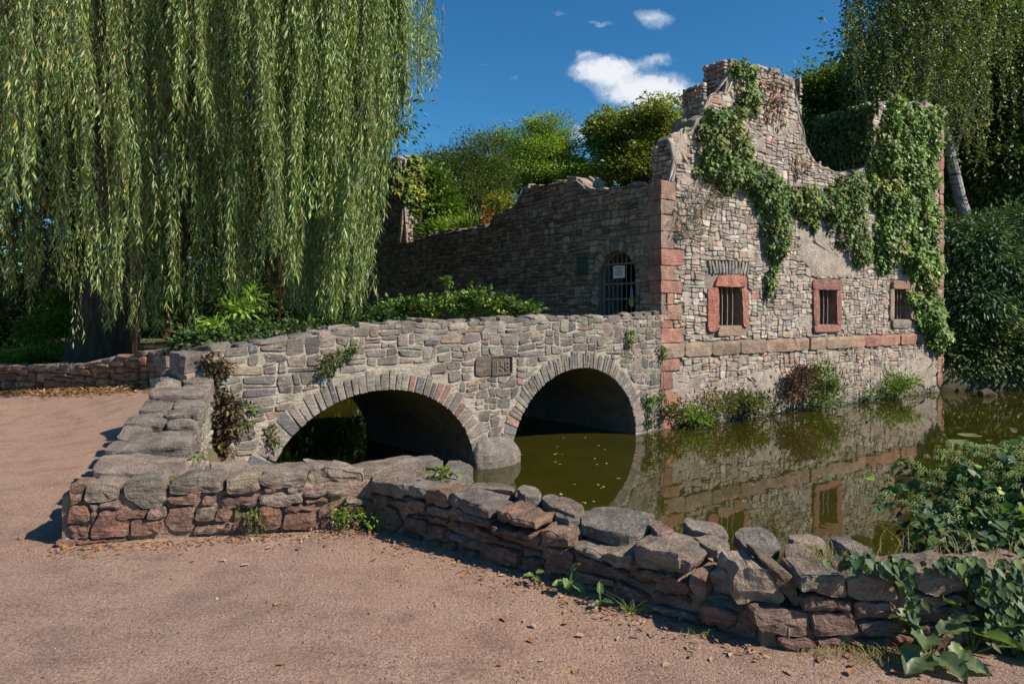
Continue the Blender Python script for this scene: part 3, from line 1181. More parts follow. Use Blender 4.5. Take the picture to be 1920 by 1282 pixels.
def side_push(P, c):
    x = (P[:, 0] - gc) / (ga + .2)
    if abs(c[0] - gc) < ga + .2 and c[1] < gate_arch(c[0], .2):
        if abs(c[0] - gc) > ga and c[1] < GSPR - .05:
            pass
        else:
            return None
    P = P.copy()
    for i in range(len(P)):
        if GT0 < P[i, 0] < GT1 and P[i, 1] < gate_arch(P[i, 0]):
            P[i, 0] = GT0 if c[0] < gc else GT1
    return P


sq = [(-.5, .36, z0, z1) for (z0, z1, lf) in zq]
sst = rubble(0.0, 15.5, -1.0, 7.4, .034, 6, .015, .03, side_top_r, None, lambda P, c: (lambda Q: None if Q is None else side_push(Q, c))(blocks_rect(P, c, sq)), (1.2, 3.0))
lay(sst, SIDE, PAL_SIDE, M_SIDE, side_core, 'stone', 22, .03, 0.0, 230)
for b in range(15):
    a0 = PI * b / 15 + .012
    a1 = PI * (b + 1) / 15 - .012
    P = np.array([(gc + ga * math.cos(a0), GSPR + gb * math.sin(a0)), (gc + (ga + .2) * math.cos(a0), GSPR + (gb + .2) * math.sin(a0)),
                  (gc + (ga + .2) * math.cos(a1), GSPR + (gb + .2) * math.sin(a1)), (gc + ga * math.cos(a1), GSPR + gb * math.sin(a1))])
    V, F = lo_stone(chaikin(P, .1), .02, rq)
    Wd = SIDE.P(V[:, 0], V[:, 1], V[:, 2])
    meshfast('voussoir', Wd, [f[::-1] for f in F], M_SIDE, side_core, Wd.mean(0), np.tile(pick(rq, PAL_SIDE), (len(Wd), 1)))
ragged(SIDE, side_top_r, .7, 15.4, side_core, M_SIDE, PAL_SIDE, 33, .42, .7)
# the broken end of the tall turret piece (faces the sun)
END = Frame(tuple(SIDE.P(12.2, 0, 0)[:2]), (.835, .551))
est = rubble(0.0, .7, 3.75, 6.8, .03, 41, .014, .025)
lay(est, END, [((.38, .31, .25), 3), ((.44, .37, .31), 2), ((.36, .25, .2), 1)], M_FAC, side_core, 'stone', 43, .04, .02, 60)

# exposed ends of the gable (facing left / right) get stones too
for (tt, za, zb, nm, sgn) in ((.38, 4.2, 4.9, 1, -1), (1.32, 5.6, 6.0, 2, -1), (1.98, 6.2, 6.8, 5, -1), (4.62, 5.3, 6.8, 3, 1), (7.64, 5.0, 6.9, 4, -1)):
    fr2 = Frame(tuple(FAC.P(tt, 0, -.022)[:2]), (-.551, .835))
    fr2.n = FAC.u * sgn
    est = rubble(0.0, .6, za, zb, .025, 50 + nm, .014, .025)
    lay(est, fr2, PAL_FAC, M_FAC, fac_core, 'stone', 60 + nm, .05, .02, 40)

# inside: vault slab, rear walls, unseen, added so windows and gate stay dark
A = Acc()
# vault slab shutting sky light off the ground floor
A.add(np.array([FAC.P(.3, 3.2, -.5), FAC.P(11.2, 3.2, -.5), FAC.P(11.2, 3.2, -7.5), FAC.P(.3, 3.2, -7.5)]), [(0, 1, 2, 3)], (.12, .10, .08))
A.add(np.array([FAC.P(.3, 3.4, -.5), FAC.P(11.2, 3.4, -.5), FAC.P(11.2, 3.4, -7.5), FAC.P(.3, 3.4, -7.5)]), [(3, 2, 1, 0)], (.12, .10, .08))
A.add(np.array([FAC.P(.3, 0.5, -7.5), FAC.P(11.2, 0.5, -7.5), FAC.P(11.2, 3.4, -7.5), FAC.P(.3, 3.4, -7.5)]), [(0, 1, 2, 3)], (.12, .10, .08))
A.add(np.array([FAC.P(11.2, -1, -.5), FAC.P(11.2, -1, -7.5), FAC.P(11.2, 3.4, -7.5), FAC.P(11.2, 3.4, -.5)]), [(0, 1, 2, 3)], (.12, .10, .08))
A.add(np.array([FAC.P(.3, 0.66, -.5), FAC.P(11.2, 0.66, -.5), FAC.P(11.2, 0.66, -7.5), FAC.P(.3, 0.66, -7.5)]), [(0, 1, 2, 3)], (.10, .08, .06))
A.build('shade_vault', M_SIDE, ruin)

# gate
gate = empty('gate', tuple(SIDE.P(gc, GBOT, -.2)), ruin)
nb = 9
for b in range(nb):
    tb = GT0 + .03 + (GT1 - GT0 - .06) * b / (nb - 1)
    V, F = tube([SIDE.P(tb, GBOT + .03, -.16), SIDE.P(tb, float(gate_arch(tb)) - .01, -.16)], .011, 6)
    meshfast('bar', V, F, M_IRON, gate, V.mean(0))
for zc in (1.0, 1.80, 2.13, 2.56):
    hw = ga if zc < GSPR else ga * math.sqrt(1 - ((zc - GSPR) / gb) ** 2)
    V, F = box(SIDE.P(gc, zc, -.145), SIDE.u * (hw - .01), SIDE.n * .006, (0, 0, .016))
    meshfast('rail', V, F, M_IRON, gate, V.mean(0))
pts = [SIDE.P(GT0 + .015, GBOT + .02, -.16)] + [SIDE.P(gc - (ga - .015) * math.cos(a), GSPR + (gb - .015) * math.sin(a), -.16) for a in np.linspace(0, PI, 18)] + [SIDE.P(GT1 - .015, GBOT + .02, -.16)]
V, F = tube(pts, .018, 6)
meshfast('gate_frame', V, F, M_IRON, gate, V.mean(0))

# things hung on the gate and the wall
sg = empty('notice_sign', tuple(SIDE.P(1.36, 2.25, -.12)))
tag(sg, 'small white notice panel with red heading and grey lines on the iron gate', 'sign')
V, F = box(SIDE.P(1.365, 2.385, -.125), SIDE.u * .18, SIDE.n * .006, (0, 0, .132))
meshfast('panel', V, F, M_WHITE, sg, V.mean(0))
for k, (zz, hw, m, hh) in enumerate(((2.47, .14, M_REDPRINT, .009), (2.435, .07, M_REDPRINT, .007), (2.40, .13, M_DARKPRINT, .004), (2.38, .145, M_DARKPRINT, .004), (2.36, .12, M_DARKPRINT, .004), (2.335, .14, M_DARKPRINT, .004), (2.315, .1, M_DARKPRINT, .004))):
    V, F = box(SIDE.P(1.365, zz, -.117), SIDE.u * hw, SIDE.n * .0015, (0, 0, hh))
    meshfast('print_line', V, F, m, sg, V.mean(0))
pl = empty('wall_plaque', tuple(SIDE.P(2.4, 2.35, .03)))
tag(pl, 'dark green metal plaque on the shaded wall beside the gate', 'plaque')
V, F = box(SIDE.P(2.4, 2.565, .035), SIDE.u * .185, SIDE.n * .012, (0, 0, .215))
meshfast('plate', V, F, M_PATINA, pl, V.mean(0))
for (a, b, c, d) in ((-.19, .19, .205, .222), (-.19, .19, -.222, -.205), (-.192, -.175, -.204, .204), (.175, .192, -.204, .204)):
    V, F = box(SIDE.P(2.4 + (a + b) / 2, 2.565 + (c + d) / 2, .045), SIDE.u * (b - a) / 2, SIDE.n * .012, (0, 0, (d - c) / 2))
    meshfast('rim', V, F, M_PATINA2, pl, V.mean(0))
for k in range(8):
    V, F = box(SIDE.P(2.4, 2.71 - k * .04, .0485), SIDE.u * (.13 - .02 * (k % 3)), SIDE.n * .0025, (0, 0, .007))
    meshfast('raised_line', V, F, M_PATINA2, pl, V.mean(0))

# folded cloth hanging on the gate: a narrow cone of pleats, blue above and yellow below
cl_ = empty('hanging_cloth', tuple(SIDE.P(.93, 1.62, -.1)))
tag(cl_, 'small folded blue, white and yellow cloth hanging on the gate bars', 'cloth')
for nm, za, zb, ra, rb, cc in (('upper_cloth', 2.11, 1.80, .008, .065, (.22, .27, .42)), ('lower_cloth', 1.80, 1.70, .068, .085, (.42, .40, .12)), ('hem', 1.70, 1.63, .085, .045, (.46, .46, .42))):
    V, F = [], []
    for r in range(5):
        f = r / 4
        for j in range(16):
            th = 2 * PI * j / 16
            rad = (ra + (rb - ra) * f) * (1 + .18 * math.sin(th * 5 + f))
            V.append(SIDE.P(.93 + rad * math.cos(th) + .012 * (1 - f), za + (zb - za) * f, -.09 + rad * .45 * math.sin(th)))
    F = [(r * 16 + j, r * 16 + (j + 1) % 16, (r + 1) * 16 + (j + 1) % 16, (r + 1) * 16 + j) for r in range(4) for j in range(16)]
    F += [tuple(range(16)), tuple(range(64, 80))]
    meshfast(nm, np.array(V), F, M_DRY, cl_, None, np.tile(cc, (len(V), 1)), smooth=True)

# ================================================================== BRIDGE
bridge = empty('stone_bridge', tuple(BRI.P(4.4, WATER_Z)))
tag(bridge, 'old grey stone bridge with two round arches leading to the ruin gate', 'bridge')
ARCH = [(2.42, 1.60, 1.36), (6.42, 1.63, 1.30)]          # centre t, half span, rise above water
BW = 3.1                                                  # width of the bridge
bri_top = interp([(0, 1.50), (.86, 1.46), (2.2, 1.45), (3.5, 1.43), (4.7, 1.42), (5.7, 1.42), (6.5, 1.395), (7.0, 1.335), (7.6, 1.26), (8.1, 1.19), (8.6, 1.14), (9, 1.1)])
deck = interp([(0, .68), (5.5, .66), (7.5, .48), (8.6, .24), (9, .2)])


def bri_bot(t):
    z = -1.7
    for c, a, b in ARCH:
        x = (t - c) / a
        if abs(x) < 1:
            z = max(z, WATER_Z + b * math.sqrt(1 - x * x))
    return z


tl = sorted(set([round(x, 4) for x in list(np.arange(-.25, 8.75, .25)) + [8.75] +
                 [c - a * math.cos(p) for c, a, b in ARCH for p in np.linspace(0, PI, 41)]]))
A = Acc()
mc = (0.39, 0.34, 0.275)
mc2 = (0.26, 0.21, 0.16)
for i in range(len(tl) - 1):
    a, b = tl[i], tl[i + 1]
    za, zb = bri_bot(a + 1e-6), bri_bot(b - 1e-6)
    ta, tb = float(bri_top(a)) - .03, float(bri_top(b)) - .03
    da, db = float(deck(a)), float(deck(b))
    f0, f1 = -.006, -.42
    Q = lambda t, z, w: BRI.P(t, z, w)
    m = 4
    for k in range(m):       # front face
        A.add([Q(a, za + (ta - za) * k / m, f0), Q(b, zb + (tb - zb) * k / m, f0), Q(b, zb + (tb - zb) * (k + 1) / m, f0), Q(a, za + (ta - za) * (k + 1) / m, f0)], [(3, 2, 1, 0)], mc)
    A.add([Q(a, ta, f0), Q(b, tb, f0), Q(b, tb, f1), Q(a, ta, f1)], [(3, 2, 1, 0)], mc)
    A.add([Q(a, da, f1), Q(b, db, f1), Q(b, tb, f1), Q(a, ta, f1)], [(0, 1, 2, 3)], mc)
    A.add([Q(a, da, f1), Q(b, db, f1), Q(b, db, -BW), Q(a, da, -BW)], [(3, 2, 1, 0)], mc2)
    for k in range(8):       # underside of the arch / pier sides
        w0, w1 = f0 - (BW - .01) * k / 8, f0 - (BW - .01) * (k + 1) / 8
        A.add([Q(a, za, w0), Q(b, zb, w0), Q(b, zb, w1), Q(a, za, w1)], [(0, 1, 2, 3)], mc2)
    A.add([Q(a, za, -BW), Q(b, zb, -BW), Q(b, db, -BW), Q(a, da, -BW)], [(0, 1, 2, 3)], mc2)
bri_core = A.build('front_wall', M_MORT, bridge)

RINGT = [.31, .30]


def bri_push(P, c):
    for (ce, a, b), rt in zip(ARCH, RINGT):
        A_, B_ = a + rt, b + rt
        if ((c[0] - ce) / A_) ** 2 + (max(c[1] - WATER_Z, 0) / B_) ** 2 < 1.02 and c[1] > WATER_Z - .6 or (abs(c[0] - ce) < a and c[1] < WATER_Z):
            return None
        P = P.copy()
        for i in range(len(P)):
            r = math.sqrt(((P[i, 0] - ce) / A_) ** 2 + (max(P[i, 1] - WATER_Z, 0) / B_) ** 2)
            if r < 1:
                P[i, 0] = ce + (P[i, 0] - ce) / max(r, .5)
                P[i, 1] = WATER_Z + (P[i, 1] - WATER_Z) / max(r, .5)
    return blocks_rect(P, c, [(4.0, 4.80, .54, .885)])


PAL_BRI = [((0.225, 0.19, 0.157), 4), ((0.18, 0.153, 0.13), 3), ((0.29, 0.25, 0.205), 2.2), ((0.135, 0.122, 0.118), 1.2), ((0.26, 0.175, 0.135), .8), ((.25, .20, .15), 1.5)]
bst = rubble(-.02, 8.7, -1.0, 1.6, .036, 14, .021, .055, lambda t: bri_top(t) - .02, None, bri_push, (1.3, 3.4), .13)
lay(bst, BRI, PAL_BRI, M_BRI, bri_core, 'stone', 23, .012, -.003, 320, bevel=.008)
rb = np.random.default_rng(77)
PAL_V = [[((0.24, 0.215, 0.185), 4), ((0.29, 0.255, 0.21), 2), ((0.18, 0.165, 0.155), 2), ((.3, .2, .16), .4)],
         [((0.225, 0.19, 0.16), 4), ((0.28, 0.165, 0.13), 1.6), ((0.135, 0.128, 0.128), 1.4), ((0.27, 0.235, 0.195), 3)]]
for ai, (ce, a, b) in enumerate(ARCH):
    # arc-length parametrised voussoirs
    ph = np.linspace(0.0, PI, 400)
    X, Y = ce + a * np.cos(ph), WATER_Z + b * np.sin(ph)
    s = np.concatenate([[0], np.cumsum(np.hypot(np.diff(X), np.diff(Y)))])
    L = s[-1]
    q = .05
    while q < L - .06:
        lat = abs(q / L - .5) * 2
        wv_ = (rb.uniform(.045, .085) if ai == 0 else rb.uniform(.075, .14)) * (1 + .8 * sstep(.5, 1.0, lat))
        gap = .010 if ai == 0 else rb.uniform(.018, .032)
        p0, p1 = np.interp(q + gap / 2, s, ph), np.interp(min(q + wv_ - gap / 2, L), s, ph)
        rt = RINGT[ai] * rb.uniform(.72, 1.06) * (1 + (.25 * sstep(.55, .95, lat) if ai == 1 else 0))

        def ring(p, k):
            nx, ny = math.cos(p) / a, math.sin(p) / b
            m_ = math.hypot(nx, ny)
            return (ce + a * math.cos(p) + nx / m_ * k, WATER_Z + b * math.sin(p) + ny / m_ * k)
        P = np.array([ring(p0, .0), ring(p0, rt * rb.uniform(.93, 1)), ring(p1, rt), ring(p1, .0)])
        V, F = lo_stone(chaikin(P, .07), rb.uniform(.005, .018), rb, .007)
        Wd = BRI.P(V[:, 0], V[:, 1], V[:, 2])
        meshfast('voussoir', Wd, [f[::-1] for f in F], M_BRI, bri_core, Wd.mean(0), np.tile(pick(rb, PAL_V[ai], .1), (len(Wd), 1)))
        q += wv_
rm2 = np.random.default_rng(909)
for k in range(16):
    ct, cz = rm2.uniform(.2, 8.4), rm2.uniform(.2, 1.25)
    rad_ = rm2.uniform(.14, .34)
    if any(((ct - ce) / (a + .75)) ** 2 + (max(cz - WATER_Z, 0) / (b + .6)) ** 2 < 1 for ce, a, b in ARCH) or (3.6 < ct < 5.2 and .3 < cz < 1.1):
        continue
    an = np.linspace(0, 2 * PI, 28, endpoint=False)
    P = np.column_stack([ct + rad_ * 1.5 * np.cos(an), cz + rad_ * .6 * np.sin(an)])
    P = P + np.array([[mnoise.noise((u_ * 4, v_ * 4, k)), mnoise.noise((u_ * 4, v_ * 4, k + 50))] for u_, v_ in P]) * rad_ * .6
    P[:, 1] = np.minimum(P[:, 1], bri_top(P[:, 0]) - .06)
    V, F = prism(P, [(0, -.03), (.0, -.006), (.03, .001), (.08, .004), (.14, .004)], .004)
    for i in range(len(V)):
        V[i, 2] += .010 * mnoise.noise(V[i] * 9) + .004 * mnoise.noise(V[i] * 23)
    Wd = BRI.P(V[:, 0], V[:, 1], V[:, 2])
    meshfast('mortar_patch', Wd, [f[::-1] for f in F], M_PLAS, bri_core, Wd.mean(0), np.tile(np.array((.30, .26, .215)) * rm2.uniform(.8, 1.15), (len(Wd), 1)), smooth=True)
# date stone with shallow relief
P = np.array([(4.02, .552), (4.785, .568), (4.785, .872), (4.02, .872)])
V, F = hi_stone(P, .06, rb, .003, .0, 30, .008, 1)
V[:, 2] += .012
Wd = BRI.P(V[:, 0], V[:, 1], V[:, 2])
ds = meshfast('date_stone', Wd, [f[::-1] for f in F], M_RED, bri_core, Wd.mean(0), np.tile((.155, .12, .098), (len(Wd), 1)), smooth=True)
for (a0, a1, z0, z1) in ((4.03, 4.46, .565, .585), (4.03, 4.05, .586, .86), (4.03, 4.46, .842, .865), (4.44, 4.46, .586, .841)):
    V, F = box(BRI.P((a0 + a1) / 2, (z0 + z1) / 2, .018), BRI.u * (a1 - a0) / 2, BRI.n * .012, (0, 0, (z1 - z0) / 2))
    meshfast('raised_border', V, F, M_RED, bri_core, V.mean(0), np.tile((.165, .125, .10), (8, 1)))
fc = bpy.data.curves.new('carved_date', 'FONT')
fc.body = '158'
fc.size = .21
fc.extrude = .0035
fc.align_x = 'CENTER'
fo_ = bpy.data.objects.new('carved_date_curve', fc)
COL.objects.link(fo_)
bpy.context.view_layer.update()
fme = bpy.data.meshes.new_from_object(fo_.evaluated_get(bpy.context.evaluated_depsgraph_get()))
bpy.data.objects.remove(fo_)
fme.materials.clear()
fme.materials.append(plain('carved_stone', (.15, .11, .088), .9))
fo = bpy.data.objects.new('carved_date', fme)
COL.objects.link(fo)
from mathutils import Matrix
bx_, by_, bz_ = Vector(-BRI.u), Vector((0, 0, 1)), Vector(BRI.n)
place(fo, tuple(BRI.P(4.245, .63, .014)), bri_core)
fo.rotation_euler = Matrix((bx_, by_, bz_)).transposed().to_euler()

# coping stones on the front parapet
t = .02
while t < 8.65:
    w = rb.uniform(.18, .48)
    z = float(bri_top(t + w / 2))
    sl = (float(bri_top(t + w)) - float(bri_top(t))) / w
    for row in range(2):
        P = np.array([(-w / 2 + .008, -.11), (w / 2 - .008, -.11 * rb.uniform(.8, 1.15)), (w / 2 - .008 - rb.uniform(0, .05), .11), (-w / 2 + .008 + rb.uniform(0, .05), .11 * rb.uniform(.8, 1.1))])
        h = rb.uniform(.09, .16)
        V, F = hi_stone(P, h, rb, .016, .012, 14, .02, 1)
        O = BRI.P(t + w / 2, z + rb.uniform(-.01, .05), -.105 - .2 * row)
        ex = BRI.u + np.array([0, 0, sl + rb.normal(0, .07)])
        Wd = toworld(V, O, ex, BRI.n, np.array([0, 0, 1.0]))
        hd = np.dot(np.cross(ex, BRI.n), (0, 0, 1)) > 0
        meshfast('coping_stone', Wd, F if hd else [f[::-1] for f in F], M_BRI, bri_core, O, np.tile(pick(rb, PAL_BRI[:4]), (len(Wd), 1)))
    t += w

# rough stones closing the left ends of both parapets
for (t0_, w_, zt_, zb_) in ((8.78, -.21, 1.12, -.1), (8.16, -BW - .17, .92, .0)):
    z = zb_
    while z < zt_ - .05:
        h = rb.uniform(.14, .24)
        P = np.array([(-.17, -.25), (.16, -.24), (.15, .24), (-.16, .25)]) * rb.uniform(.92, 1.1)
        V, F = hi_stone(P, h + .02, rb, .022, .012, 18, .014, 1)
        O = BRI.P(t0_ + rb.uniform(-.03, .03), min(z + h, zt_), w_)
        Wd = toworld(V, O, BRI.u + BRI.n * rb.normal(0, .08), BRI.n, np.array([0, 0, 1.0]))
        hd = np.dot(np.cross(BRI.u, BRI.n), (0, 0, 1)) > 0
        meshfast('end_stone', Wd, F if hd else [f[::-1] for f in F], M_BRI, bridge, O, np.tile(pick(rb, PAL_BRI[:3]), (len(Wd), 1)))
        z += h

# pier foot
V, F = [], []
lev = [(-1.75, 1.0), (-.9, 1.0), (-.74, 1.0), (-.66, .96), (-.58, .86), (-.51, .68), (-.45, .46), (-.40, .24), (-.34, .06)]
nn_ = 26
for z, s in lev:
    for j in range(nn_):
        th = PI * j / (nn_ - 1)
        bulge = .30 * math.sin(th) ** .5
        tt = 4.40 - .46 * math.cos(th) * (.6 + .4 * s)
        V.append(BRI.P(tt, z + .04 * mnoise.noise((th * 3, z * 5, 2)), bulge * s + .045 * mnoise.noise((th * 3, z * 4, 9)) + .02 * mnoise.noise((th * 9, z * 12, 4)) - .05))
for r in range(len(lev) - 1):
    for j in range(nn_ - 1):
        F.append((r * nn_ + j, (r + 1) * nn_ + j, (r + 1) * nn_ + j + 1, r * nn_ + j + 1))
meshfast('pier_foot', np.array(V), F, M_BRI, bridge, None, np.tile((.20, .175, .145), (len(V), 1)), smooth=True)

# rear parapet of the bridge (hidden under ivy for most of its length)
REAR = Frame(tuple(BRI.P(0, 0, -BW)[:2]), (-.736, -.677))
REAR.n = BRI.n
rear_core = wall_core('rear_parapet', REAR, list(np.arange(.1, 8.1, .3)) + [8.1], np.arange(-1.7, 1.6, .25), lambda t: float(bri_top(t)) - .25, .0, .35, M_MORT, bridge, (.2, .17, .13), botfn=lambda t: float(deck(t)) - .12)
for t in np.arange(.2, 8.0, .42):
    P = np.array([(-.19, -.16), (.19, -.16), (.18, .16), (-.18, .17)])
    V, F = hi_stone(P, .14, rb, .016, .012, 12, .02, 1)
    O = REAR.P(t, float(bri_top(t)) - .17 + rb.uniform(-.02, .03), -.17)
    Wd = toworld(V, O, REAR.u, REAR.n, np.array([0, 0, 1.0]))
    meshfast('coping_stone', Wd, [f[::-1] for f in F], M_BRI, rear_core, O, np.tile(pick(rb, PAL_BRI[:4]), (len(Wd), 1)))

# ================================================================== LOW FOREGROUND WALL (outlines traced stone by stone)
SEG = {'a': ((-3.05, 4.57), (-1.016, 5.0)), 'b': ((-1.016, 5.0), (1.231, 3.215)), 'c': ((1.231, 3.20), (2.6, 3.22))}
FR = {k: Frame(p, (q[0] - p[0], q[1] - p[1])) for k, (p, q) in SEG.items()}
TH = .46
low = empty('low_stone_wall', (-.5, 4.8, 0))
tag(low, 'low crumbling rubble wall between the sandy path and the moat', 'wall', kind='thing')
ZO = {'A': (100, 840, 6.0, 'a'), 'B': (400, 840, 6.0, 'a'), 'C': (680, 850, 6.0, 'b'), 'D': (960, 900, 5.575, 'b'), 'E': (1180, 960, 4.93, 'b'), 'F': (1440, 1000, 4.0, 'c')}
